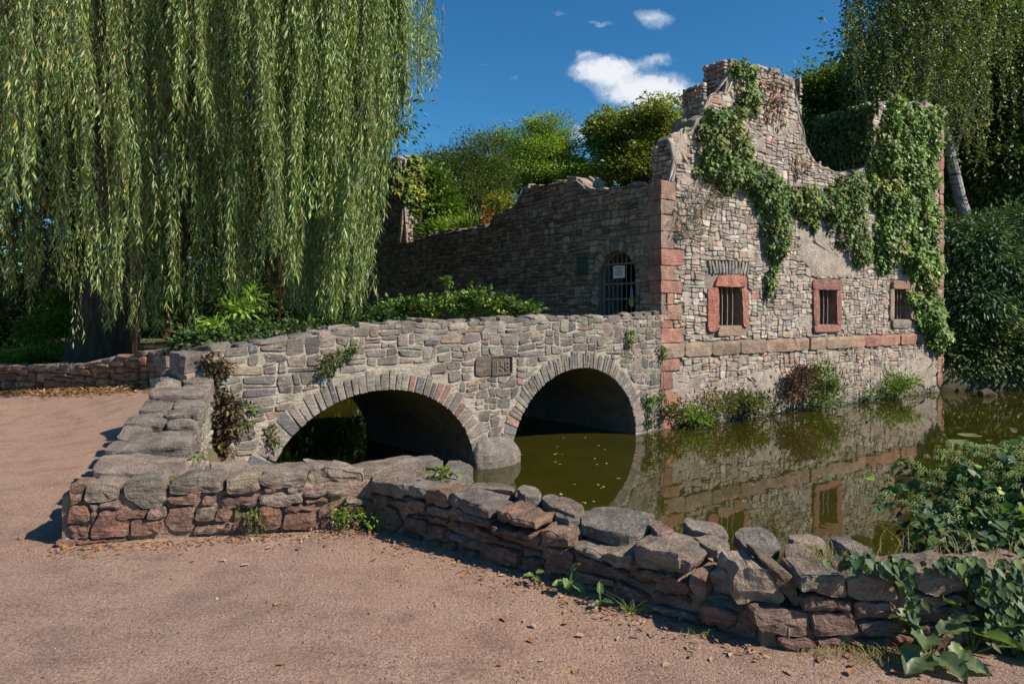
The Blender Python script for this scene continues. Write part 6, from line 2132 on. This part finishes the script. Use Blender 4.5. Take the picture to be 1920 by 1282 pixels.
# a taller ivy shoot
bush('ivy_shoot', 'single tall ivy shoot rising out of the hedge', 'ivy', [B(838, 530, 13.4, .05, .12), B(836, 550, 13.4, .05, .12)], 130, .07, [((.12, .18, .04), 1)], 727, M_IVY, .8, .04)
bush('ivy_carpet', 'dark ivy carpet over the far parapet under the willow', 'ivy', [B(x, y, d, .5, .13, .35) for x, y, d in ((380, 638, 10.8), (430, 632, 11.1), (480, 626, 11.4), (530, 620, 11.8), (580, 614, 12.2), (630, 608, 12.5), (670, 600, 12.8), (690, 594, 13))], 11000, .07, [((.04, .08, .025), 3), ((.06, .11, .03), 2), ((.09, .13, .04), 1)], 728, M_IVY, .8, .09)
bush('elder_shrub', 'light green elder shrub with long leaflets below the willow curtain', 'shrub', [B(472, 562, 11.6, .16, .14), B(445, 580, 11.4, .2, .14), B(412, 604, 11.2, .18, .09), B(480, 602, 11.6, .2, .07), B(395, 616, 11.0, .12, .04), B(500, 614, 11.7, .14, .03)], 620, .14, [((.22, .33, .05), 3), ((.15, .25, .04), 2)], 729, M_LEAF, .34, .09, .15, stems=12)
# growth round the willow foot
bush('nettle_clump', 'sunlit green shrubs left of the willow trunk', 'shrub', [B(95, 610, 17.6, .4, .6), B(80, 640, 17.4, .4, .4), B(105, 570, 17.8, .25, .35), B(60, 620, 18, .3, .35)], 3600, .13, BRIGHT + GREENS[:1], 730, M_LEAF, .35, .14, .2, stems=10)
bush('ground_cover', 'bright low green plants at the foot of the willow', 'plant', [B(70, 668, 16.8, .8, .16, .5), B(40, 672, 16.6, .5, .12, .5), B(95, 660, 17, .5, .16, .5)], 6000, .07, BRIGHT, 731, M_LEAF, .5, .1, .0, up=.4)
bush('understory_shrub', 'dim shrubs at the lawn edge behind the willow', 'shrub', [B(20, 560, 25, 1.0, .9), B(60, 590, 25, .8, .6), B(-30, 590, 24, 1.2, .8), B(130, 560, 26, 1.4, 1.0), B(300, 560, 25, 2.4, 1.3), B(480, 540, 26, 2.4, 1.4), B(620, 540, 27, 1.6, 1.4)], 12000, .2, DARKG + GREENS[:1], 732, M_LEAF, .5, .3)

# plants rooted in the ruin's waterline
def fp(px, py, w):
    t_, z_ = FAC.tz(px, py)
    return FAC.P(t_, z_, w)


WL = [('waterline_weed', 'bright bushy weed at the waterline nearest the bridge', [(1285, 775, .16, .2), (1290, 790, .14, .12)], 500, BRIGHT),
      ('waterline_weed', 'broad olive green weed at the foot of the wall below the first window', [(1390, 745, .36, .28), (1375, 755, .3, .18), (1410, 752, .3, .2)], 1300, [((.12, .145, .035), 2), ((.09, .12, .03), 2)]),
      ('waterline_weed', 'low straggling yellowish weeds near the ruin corner', [(1335, 755, .3, .2), (1310, 760, .25, .18), (1265, 765, .3, .16)], 800, [((.16, .14, .045), 2), ((.10, .12, .03), 2)]),
      ('waterline_shrub', 'dead reddish brown shrub at the waterline', [(1478, 722, .42, .34), (1465, 735, .35, .25), (1490, 705, .3, .25)], 1300, [((.17, .10, .075), 3), ((.12, .075, .055), 2)]),
      ('waterline_shrub', 'tall green shrub at the waterline below the second window', [(1525, 715, .36, .4), (1540, 735, .45, .26), (1515, 745, .3, .3), (1528, 700, .22, .3)], 1900, PAL_CREEP),
      ('waterline_shrub', 'leafy green shrub at the waterline between second and third windows', [(1665, 715, .45, .22), (1685, 712, .4, .16), (1660, 725, .35, .2)], 1300, GREENS + BRIGHT),
      ('waterline_weed', 'small upright weed at the waterline', [(1615, 740, .14, .2)], 200, GREENS)]
for k, (nm, lb, bl, n, pal) in enumerate(WL):
    bush(nm, lb, 'weed' if 'weed' in nm else 'shrub', [(fp(px, py, .22), (a, .2, b)) for px, py, a, b in bl], n, .10, pal, 740 + k, M_DRY if 'dead' in lb else M_LEAF, .32, .1, .1, stems=10, up=.3, base=tuple(FAC.P(FAC.tz(bl[0][0], bl[0][1])[0], -.78, .12)))
# small plants on the bridge face and the low wall
def bp(px, py, w):
    t_, z_ = BRI.tz(px, py)
    return BRI.P(t_, z_, w)


SM = [('wall_plant', 'green weed growing from the bridge face above the left arch', [(bp(618, 672, .06), .16, .10), (bp(605, 690, .06), .09, .12), (bp(640, 664, .05), .1, .06)], 420, .045, [((.13, .15, .045), 2), ((.10, .13, .03), 2)]),
      ('wall_plant', 'little tuft of green below the bridge coping', [(bp(655, 655, .05), .07, .05)], 90, .045, GREENS),
      ('wall_plant', 'small dark plant hanging from the parapet near the ruin', [(bp(1176, 632, .05), .06, .14)], 200, .05, GREENS),
      ('wall_plant', 'ivy sprig climbing the bridge beside the ruin corner', [(bp(1213, 760, .05), .07, .2), (bp(1208, 748, .05), .14, .08), (bp(1222, 750, .05), .07, .1), (bp(1213, 785, .05), .09, .12)], 420, .055, PAL_CREEP),
      ('wall_plant', 'ivy strand in the corner between bridge and quoins', [(bp(1237, 660, .05), .04, .16), (bp(1236, 745, .05), .05, .14)], 220, .055, PAL_CREEP),
      ('wall_plant', 'mossy sprig on the left arch shoulder', [(bp(510, 812, .05), .05, .14)], 140, .04, [((.13, .13, .04), 1)]),
      ('dead_weed', 'upper clump of dead brown leaves in the corner of bridge and wing wall', [(bp(402, 712, .1), .06, .2), (bp(412, 690, .08), .06, .12), (bp(385, 672, .1), .1, .08)], 420, .06, [((.13, .085, .055), 2), ((.09, .06, .045), 1), ((.12, .12, .04), .5)]),
      ('dead_weed', 'lower clump of dead brown leaves in the corner of bridge and wing wall', [(bp(430, 770, .1), .12, .12), (bp(415, 800, .1), .12, .16), (bp(412, 835, .12), .1, .14), (bp(425, 755, .08), .1, .1)], 900, .06, [((.12, .075, .045), 3), ((.085, .055, .04), 2), ((.09, .12, .03), .5)]),
      ('wall_plant', 'green leaves topping the dead weed in the bridge corner', [(bp(453, 762, .1), .07, .07), (bp(455, 795, .1), .07, .04)], 130, .055, GREENS),
      ('wall_plant', 'thin weed on the inner face of the wing wall', [(DP(361, 812, 6.6), .04, .2), (DP(358, 840, 6.3), .05, .12)], 260, .045, [((.12, .15, .05), 2), ((.17, .14, .07), 1)]),
      ('wall_plant', 'bright tuft on the wing wall near its foot', [(DP(338, 855, 5.7), .07, .05)], 120, .05, BRIGHT),
      ('wall_plant', 'little green tuft between the cap stones of the low wall', [(DP(318, 904, 4.85), .045, .035)], 110, .04, BRIGHT),
      ('wall_plant', 'trailing green plant on the left stretch of the low wall', [(FR['a'].P(*FR['a'].tz(472, 962), .05), .06, .05), (FR['a'].P(*FR['a'].tz(480, 980), .05), .04, .05)], 240, .035, GREENS),
      ('wall_plant', 'pale green plant where the low wall bends', [(FR['a'].P(*FR['a'].tz(643, 952), .06), .06, .08), (FR['a'].P(*FR['a'].tz(640, 972), .06), .05, .06), (FR['a'].P(*FR['a'].tz(665, 955), .05), .05, .03)], 340, .035, BRIGHT),
      ('wall_plant', 'small leafy plant on the round stone of the low wall', [(FR['b'].P(*FR['b'].tz(712, 970), .06), .045, .06), (FR['b'].P(*FR['b'].tz(702, 986), .06), .035, .03)], 170, .035, BRIGHT),
      ('wall_plant', 'grassy tuft on the cap stones beside the pier', [(DP(835, 890, 5.0), .09, .03)], 90, .07, BRIGHT)]
for k, (nm, lb, bl, n, ls, pal) in enumerate(SM):
    sh = .72 if ('low wall' in lb or 'bends' in lb or 'cap stones' in lb) else 1.0
    bush(nm, lb, 'weed', [(c, (a * sh, min(a, .05) * sh, b * sh)) for c, a, b in bl], int(n * sh), ls * sh, pal, 760 + k, M_DRY if 'dead brown' in lb else M_LEAF, .55, .035, .3, per=12, stems=3)


# broad-leaved plants in front of the low wall: each leaf its own part
def big_leaf(name, p, d, nrm, L, Wd, col, parent, seed):
    rng = np.random.default_rng(seed)
    d = np.array(d, float)
    d /= np.linalg.norm(d)
    s = np.cross(d, nrm)
    s /= np.linalg.norm(s)
    u = np.cross(s, d)
    V, F = [], []
    m, n = 13, 5
    for i in range(m):
        f = i / (m - 1)
        w = Wd * .5 * math.sin(PI * (.10 + .9 * f ** .8)) ** .75
        for j in range(-n, n + 1):
            g = j / n
            wav = .05 * Wd * math.sin(f * 14 + g * 3 + seed) * abs(g)
            V.append(np.array(p) + d * L * f + s * w * g * (1 + .1 * math.sin(f * 25 + seed)) + u * (Wd * .22 * abs(g) ** 1.3 + wav - L * .3 * f * f + .02 * Wd * math.cos(f * 30)))
    k = 2 * n + 1
    for i in range(m - 1):
        for j in range(k - 1):
            F.append((i * k + j, i * k + j + 1, (i + 1) * k + j + 1, (i + 1) * k + j))
    V = np.array(V)
    cc = np.tile(col, (len(V), 1)) * rng.uniform(.93, 1.07, (len(V), 1))
    for i in range(m):
        cc[i * k + n] *= 1.25
    return meshfast(name, V, F, M_LEAF, parent, tuple(p), cc, smooth=True)


def broad_plant(name, label, pos, lst, seed, cols):
    rng = np.random.default_rng(seed)
    root = empty(name, tuple(pos))
    tag(root, label, 'plant')
    for k, (dx, dy, dz, L, Wd, ax, ay, az) in enumerate(lst):
        p = np.array(pos) + np.array([dx, dy, dz])
        V, F = tube([np.array(pos), (np.array(pos) + p) / 2 + (0, 0, .02), p], [.006, .005, .004], 5)
        meshfast('stalk', V, F, M_DRY, root, tuple(pos), np.tile((.12, .15, .05), (len(V), 1)))
        big_leaf('leaf', p, (ax, ay, az), np.array([.1 + rng.normal(0, .15), -.35, 1.0]), L, Wd, np.array(cols[k % len(cols)]) * rng.uniform(.85, 1.15), root, seed * 10 + k)
    return root


gb_ = G(1745, 1236, 0)
broad_plant('burdock', 'large leaved burdock at the foot of the low wall on the right', gb_, [(-0.015, 0.015, 0.096, 0.163, 0.126, -.3, -.5, .15), (-0.059, -0.044, 0.044, 0.178, 0.141, -.6, -.5, 0), (0.044, 0.015, 0.118, 0.148, 0.089, .7, -.2, .3), (0.000, -0.059, 0.037, 0.148, 0.126, .2, -.9, 0), (0.118, 0.037, 0.148, 0.111, 0.074, .6, -.4, .5), (-0.022, 0.059, 0.126, 0.148, 0.111, -.5, -.1, .35), (0.074, -0.074, 0.030, 0.126, 0.096, .8, -.6, 0)], 5,
            [(.115, .16, .075), (.10, .145, .065), (.13, .175, .07)])
gb2 = G(1822, 1225, 0)
broad_plant('dock_plant', 'bright leaved dock plant beside the burdock', gb2, [(.0, -.02, .10, .18, .10, .5, -.6, .2), (.1, .0, .14, .18, .09, .8, -.3, .3), (-.06, .05, .2, .12, .08, -.4, -.4, .5), (.16, -.06, .06, .16, .09, .9, -.6, .0), (.02, .06, .27, .12, .075, .2, -.5, .4), (-.08, -.06, .05, .15, .09, -.8, -.7, 0)], 6, [(.12, .19, .03), (.09, .15, .03)])
gb3 = G(1066, 1112, 0)
broad_plant('seedling', 'young broad leaved plant lit against the shaded low wall', gb3, [(.0, .0, .07, .085, .06, -.2, -.7, .1), (.02, .02, .11, .075, .055, .3, -.2, .6), (-.03, .0, .06, .07, .045, -.9, -.4, .1), (.03, -.01, .05, .08, .05, .7, -.7, -.1)], 7, [(.15, .23, .07)])
gb4 = G(1003, 1098, 0)
broad_plant('seedling', 'smaller seedling left of the lit young plant at the low wall', gb4, [(.0, .0, .05, .06, .035, .3, -.7, .1), (-.01, .0, .06, .06, .035, -.8, -.2, .2), (.01, .01, .07, .05, .035, .8, .0, .3)], 8, [(.13, .20, .05)])
gb5 = G(1125, 1140, 0)
broad_plant('seedling', 'low dark seedling right of the lit young plant at the low wall', gb5, [(.0, .0, .03, .06, .035, -.6, -.5, .1), (.02, .0, .04, .06, .03, .7, -.5, .2), (.0, .02, .07, .07, .04, .1, .3, .7)], 9, [(.08, .14, .04)])


def grass_tuft(name, label, pos, n, h, spread, cols, seed):
    rng = np.random.default_rng(seed)
    P = np.array(pos) + rng.normal(0, 1, (n, 3)) * np.array([spread, spread * .6, 0]) * .35
    V, F, C = [], [], []
    for k in range(n):
        d = np.array([rng.normal(0, .6), rng.normal(0, .5), 1.0])
        L = h * rng.uniform(.5, 1.2)
        w = .0022
        b = rng.normal(0, .3, 2)
        c = np.array(cols[rng.integers(len(cols))]) * rng.uniform(.8, 1.2)
        base_i = len(V)
        for i in range(5):
            f = i / 4
            q = P[k] + d * L * f + np.array([b[0], b[1], -.5]) * L * f * f
            ww = w * (1 - f * .8)
            V += [q - np.array([ww, 0, 0]), q + np.array([ww, 0, 0])]
            C += [c, c]
        F += [(base_i + 2 * i, base_i + 2 * i + 1, base_i + 2 * i + 3, base_i + 2 * i + 2) for i in range(4)]
    root = meshfast(name, np.array(V), F, M_DRY, None, tuple(pos), np.array(C))
    tag(root, label, 'grass', kind='stuff')
    return root


grass_tuft('grass_tuft', 'green grass tuft at the foot of the shaded low wall', G(1182, 1150, 0), 40, .16, .08, [(.13, .2, .04), (.2, .2, .08)], 1)
grass_tuft('grass_tuft', 'dry yellow grass under the right stretch of the low wall', G(1650, 1230, 0), 150, .10, .22, [(.3, .24, .1), (.2, .2, .07)], 2)
grass_tuft('grass_tuft', 'short dry grass below the pinkish blocks of the low wall', G(1550, 1225, 0), 110, .07, .2, [(.3, .24, .1), (.22, .2, .08)], 3)
grass_tuft('grass_tuft', 'dry grass on top of the low wall under the ivy bush', G(1560, 1048, .36), 120, .10, .3, [(.2, .2, .07), (.28, .22, .1)], 4)
grass_tuft('grass_tuft', 'tall dry stalks in the ivy bush on the right', G(1790, 1040, .38), 60, .2, .5, [(.3, .22, .12), (.2, .17, .08)], 5)
grass_tuft('grass_tuft', 'tiny grass tuft below the stepped stones', G(1310, 1190, 0), 40, .06, .1, [(.14, .18, .05)], 6)

# ivy bush with flower heads, right foreground
rib = np.random.default_rng(61)
IV = [((2.9, 4.15, .33), (.42, .35, .12)), ((3.35, 4.5, .42), (.5, .5, .2)), ((3.75, 4.3, .40), (.5, .5, .24)), ((3.05, 4.55, .34), (.5, .4, .14)), ((2.55, 4.05, .28), (.3, .25, .08)), ((3.4, 4.0, .32), (.5, .3, .15)), ((4.2, 4.4, .44), (.6, .6, .28)), ((3.0, 3.75, .32), (.4, .16, .07)), ((3.7, 3.8, .34), (.5, .2, .14)), ((4.6, 5.2, .3), (.7, .7, .3))]
IV = [((a[0], a[1], a[2] - .05), b) for a, b in IV]
ivb = bush('ivy_bush', 'ivy bush with pale round flower heads on the right bank above the low wall', 'ivy', [(np.array(a), b) for a, b in IV], 6500, .062, [((.05, .10, .035), 3), ((.075, .13, .04), 3), ((.11, .15, .08), 1.6), ((.16, .25, .045), .9)], 780, M_IVY, .85, .09, .25, shape='ivy', per=26, shell=.35, stems=60, base=(3.3, 4.2, .1))
pts = []
for k in range(300):
    a, b = IV[rib.choice([1, 2, 6, 3, 0, 5], p=[.34, .25, .14, .12, .1, .05])]
    d = rand_dirs(1, rib)[0]
    d[2] = abs(d[2]) * 1.3 + .35
    d /= np.linalg.norm(d)
    pts.append(np.array(a) + d * np.array(b) * rib.uniform(1.2, 1.55))
umbels(ivb, pts, .022, 62, (.33, .37, .14))
# trailing ivy over the wall face
tv = np.random.default_rng(63)
root = empty('trailing_ivy', tuple(FR['c'].P(.5, .3, .05)))
tag(root, 'ivy strands trailing over the face of the low wall on the right', 'ivy')
PP = []
for (px, y0, y1, n_, sp) in ((1692, 1050, 1160, 46, 12), (1682, 1040, 1090, 40, 16), (1650, 1040, 1062, 40, 30), (1855, 1050, 1190, 190, 30), (1890, 1040, 1210, 260, 34), (1835, 1050, 1110, 120, 26), (1910, 1090, 1260, 200, 30), (1780, 1036, 1062, 90, 50), (1600, 1030, 1055, 50, 50)):
    for k in range(n_):
        py = tv.uniform(y0, y1)
        q = FR['c'].tz(px + tv.normal(0, sp * .5), py)
        PP.append(FR['c'].P(q[0], q[1], tv.uniform(.02, .07) + max(0, (1060 - py) * -.0002)))
PP = np.array(PP)
n = len(PP)
leaves('foliage', PP, np.array([0, -.3, -1.0]) + rand_dirs(n, tv) * .6, FR['c'].n + np.array([0, 0, .5]) + rand_dirs(n, tv) * .45, (.042 * tv.uniform(.5, 1.5, n)), .036 * tv.uniform(.6, 1.3, n), colours(n, tv, [((.045, .085, .035), 3), ((.07, .115, .045), 2), ((.11, .17, .04), 1)]), M_IVY, root, None, .15, 'ivy')

# ---------------------------------------------------------------- small things
def flat_leaf(name, p, L, Wd, yaw, col, curl, seed, mat=None, lobes=0):
    V = []
    m = 12
    for j in range(m):
        th = 2 * PI * j / m
        r = 1 + (lobes * math.cos(th * 5) if lobes else 0)
        x, y = math.cos(th) * L / 2 * r, math.sin(th) * Wd / 2 * r
        V.append((x, y, curl * (abs(math.sin(th)) + .5 * math.cos(th + seed)) * Wd))
    V.append((0, 0, 0))
    V = np.array(V)
    c, s = math.cos(yaw), math.sin(yaw)
    V = np.column_stack([V[:, 0] * c - V[:, 1] * s, V[:, 0] * s + V[:, 1] * c, V[:, 2]])
    F = [(j, (j + 1) % m, m) for j in range(m)]
    return meshfast(name, V + np.array(p), F, mat or M_DRY, None, tuple(p), np.tile(col, (m + 1, 1)), smooth=True)


rs = np.random.default_rng(17)
DRYP = [(.36, .19, .09), (.30, .15, .07), (.40, .27, .16), (.22, .12, .07), (.45, .34, .24)]
spots = [(1085, 1090), (1130, 1100), (1190, 1195), (1160, 1198), (995, 1203), (1000, 1175), (1062, 1170), (1088, 1193), (985, 1165), (945, 1162), (820, 1135), (700, 1052), (885, 1043), (520, 1135), (525, 1248), (1600, 1248), (1592, 1230), (1408, 1222), (1595, 1262), (1540, 1238), (1370, 1228), (1290, 1215), (1080, 1262), (935, 1250), (420, 1052), (460, 1060), (560, 1030),
         (610, 1024), (505, 1028), (35, 1012), (100, 1035), (150, 800), (60, 760), (120, 860), (1250, 1250), (1480, 1262), (1015, 1240), (1680, 1262), (360, 1055), (340, 1040)]
for k, (px, py) in enumerate(spots):
    p = G(px, py, .0)
    p[2] = float(ground_z(p[0], p[1])) + .006
    o = flat_leaf('fallen_leaf', p, rs.uniform(.028, .055), rs.uniform(.015, .032), rs.uniform(0, 6), DRYP[rs.integers(5)], rs.uniform(.15, .4), k, lobes=.18 if rs.random() < .5 else 0)
    tag(o, 'dry brown fallen leaf lying on the sandy path', 'leaf', 'fallen leaves on the path')
for k in range(34):
    px, py = (rs.uniform(975, 1185), rs.uniform(815, 950)) if k < 22 else (rs.uniform(1000, 1650), rs.uniform(790, 980))
    p = G(px, py, WATER_Z + .006)
    o = flat_leaf('floating_leaf', p, rs.uniform(.035, .075), rs.uniform(.02, .04), rs.uniform(0, 6), [(.42, .36, .08), (.36, .28, .07), (.5, .42, .16)][rs.integers(3)], .06, k)
    tag(o, 'small yellow leaf floating on the moat', 'leaf', 'floating leaves on the moat')
for k, (px, py, r, lb) in enumerate([(1818, 815, .2, 'lily pad farthest out near the right bank'), (1801, 827, .2, 'largest lily pad at the centre of its group'), (1788, 829, .13, 'lily pad at the left end of its group'), (1813, 833, .14, 'lily pad just below the largest one'), (1854, 837, .2, 'lily pad on its own right of the group'), (1908, 836, .16, 'lily pad at the right edge above the ivy flowers')]):
    p = G(px, py, WATER_Z + .008)
    V = [p + np.array([r * math.cos(a), r * math.sin(a), .004 * math.sin(a * 3)]) for a in np.linspace(.25, 2 * PI - .25, 22)] + [p]
    F = [(j, j + 1, 22) for j in range(21)]
    o = meshfast('lily_pad', np.array(V), F, M_IVY, None, tuple(p), np.tile((.17, .21, .09), (23, 1)))
    tag(o, lb, 'lily pad', 'lily pads on the moat')

# gravel grains and leaf litter
n = 42000
x = rs.uniform(-4.2, 3.4, n)
y = 1.9 + 5.0 * rs.random(n) ** 1.6
ok = inpoly(x, y, PATHP) & (distpoly(x, y, PATHP) > .05)
x, y = x[ok], y[ok]
n = len(x)
z = ground_z(x, y)
octv = np.array([(1, 0, 0), (-1, 0, 0), (0, 1, 0), (0, -1, 0), (0, 0, 1), (0, 0, -1)], float)
octf = np.array([(0, 2, 4), (2, 1, 4), (1, 3, 4), (3, 0, 4), (2, 0, 5), (1, 2, 5), (3, 1, 5), (0, 3, 5)])
sz = rs.uniform(.0018, .0042, (n, 1, 1)) * np.exp(rs.normal(0, .4, (n, 1, 1)))
bz = np.array([mnoise.noise((a * .6, b * .6, 0)) * .018 + mnoise.noise((a * 2.2, b * 2.2, 4)) * .007 for a, b in zip(x, y)])
V = np.stack([x, y, z + bz + .001], 1)[:, None, :] + octv[None] * sz * rs.uniform(.6, 1.3, (n, 6, 1)) * np.array([1, 1, .7])
F = (np.arange(n)[:, None, None] * 6 + octf[None]).reshape(-1, 3)
cc = np.repeat(colours(n, rs, [((.30, .20, .155), 3), ((.20, .13, .10), 3), ((.40, .31, .26), 1), ((.12, .085, .07), 1)], .15), 6, 0)
o = meshfast('gravel', V.reshape(-1, 3), F, M_DRY, None, (0, 3.5, 0), cc)
tag(o, 'loose gravel grains scattered over the sandy path', 'gravel', kind='stuff')
PP = []
for k in range(7000):
    u = rs.random()
    if u < .7:
        f = rs.random() * 3.9
        i = min(int(f), 3)
        a, b = np.array(GP[i + 1]), np.array(GP[min(i + 2, 5)]) if i < 3 else np.array(GP[5])
        a, b = np.array(GP[i]), np.array(GP[i + 1])
        q = a + (b - a) * (f - i)
        off = abs(rs.normal(0, .32)) + .04
        PP.append((q[0] + .45 * off, q[1] - .9 * off))
    elif u < .85:
        f = rs.random()
        a, b = SEG['a']
        PP.append((a[0] + (b[0] - a[0]) * f + .0, a[1] + (b[1] - a[1]) * f - abs(rs.normal(0, .10)) - .03))
    else:
        f = rs.random()
        a, b = SEG['b']
        o_ = abs(rs.normal(0, .13)) + .03
        PP.append((a[0] + (b[0] - a[0]) * f - .62 * o_, a[1] + (b[1] - a[1]) * f - .78 * o_))
PP = np.array(PP)
n = len(PP)
far = PP[:, 1] > 7
ok = far | (rs.random(n) < .35)
PP = PP[ok]
far = far[ok]
n = len(PP)
P = np.column_stack([PP, ground_z(PP[:, 0], PP[:, 1]) + .012])
Ls = np.where(far, rs.uniform(.05, .11, n), rs.uniform(.025, .05, n))
leaves('leaf_litter', P, rand_dirs(n, rs) * np.array([1, 1, .15]), np.array([0, 0, 1.0]) + rand_dirs(n, rs) * .3, Ls, Ls * .35, colours(n, rs, [((.40, .22, .10), 3), ((.30, .16, .08), 2), ((.45, .32, .2), 1), ((.16, .10, .06), 1.4)], .2), M_DRY)
o = bpy.data.objects['leaf_litter']
tag(o, 'dry orange brown leaf litter gathered along the wall feet', 'litter', kind='stuff')

# pigeon on the wall between gable and tower
pg = empty('pigeon', tuple(FAC.P(*FAC.tz(1549, 318), -.3)))
tag(pg, 'small pale grey bird perched on the low wall top beside the gable', 'bird')
pc = np.array(FAC.P(FAC.tz(1549, 314)[0], FAC.tz(1549, 314)[1] + .03, -.25))
bd = FAC.u
prof = [(-.22, .005, .02), (-.16, .03, .012), (-.08, .062, .0), (0.0, .078, .0), (.06, .068, .02), (.095, .045, .06), (.11, .034, .10), (.122, .036, .135), (.14, .030, .15), (.158, .014, .148), (.18, .004, .14)]
V, F = [], []
for (a, r, dz) in prof:
    for j in range(10):
        th = 2 * PI * j / 10
        V.append(pc + bd * a + np.array([0, 0, dz]) + FAC.n * r * math.cos(th) + np.array([0, 0, 1.0]) * r * math.sin(th))
F = [(i * 10 + j, i * 10 + (j + 1) % 10, (i + 1) * 10 + (j + 1) % 10, (i + 1) * 10 + j) for i in range(len(prof) - 1) for j in range(10)]
meshfast('body', np.array(V), F, M_DRY, pg, tuple(pc), np.tile((.52, .54, .60), (len(V), 1)), smooth=True)
for s in (-1, 1):
    V, F = tube([pc + FAC.n * .02 * s + (0, 0, -.05), pc + FAC.n * .02 * s + (0, 0, -.14)], .005, 5)
    meshfast('leg', V, F, M_DRY, pg, tuple(pc), np.tile((.35, .12, .1), (len(V), 1)))

# half-sunk log by the right bank
lp0, lp1 = G(1838, 742, WATER_Z + .02), G(1866, 740, WATER_Z)
V, F = tube([lp0 + (0, 0, .05), lp0 * .6 + lp1 * .4 + (0, 0, .09), lp1 + (0, 0, -.02)], [.09, .12, .07], 9)
o = meshfast('log', V, F, M_BARK, None)
tag(o, 'dark half sunk log at the foot of the ivy bank', 'log')
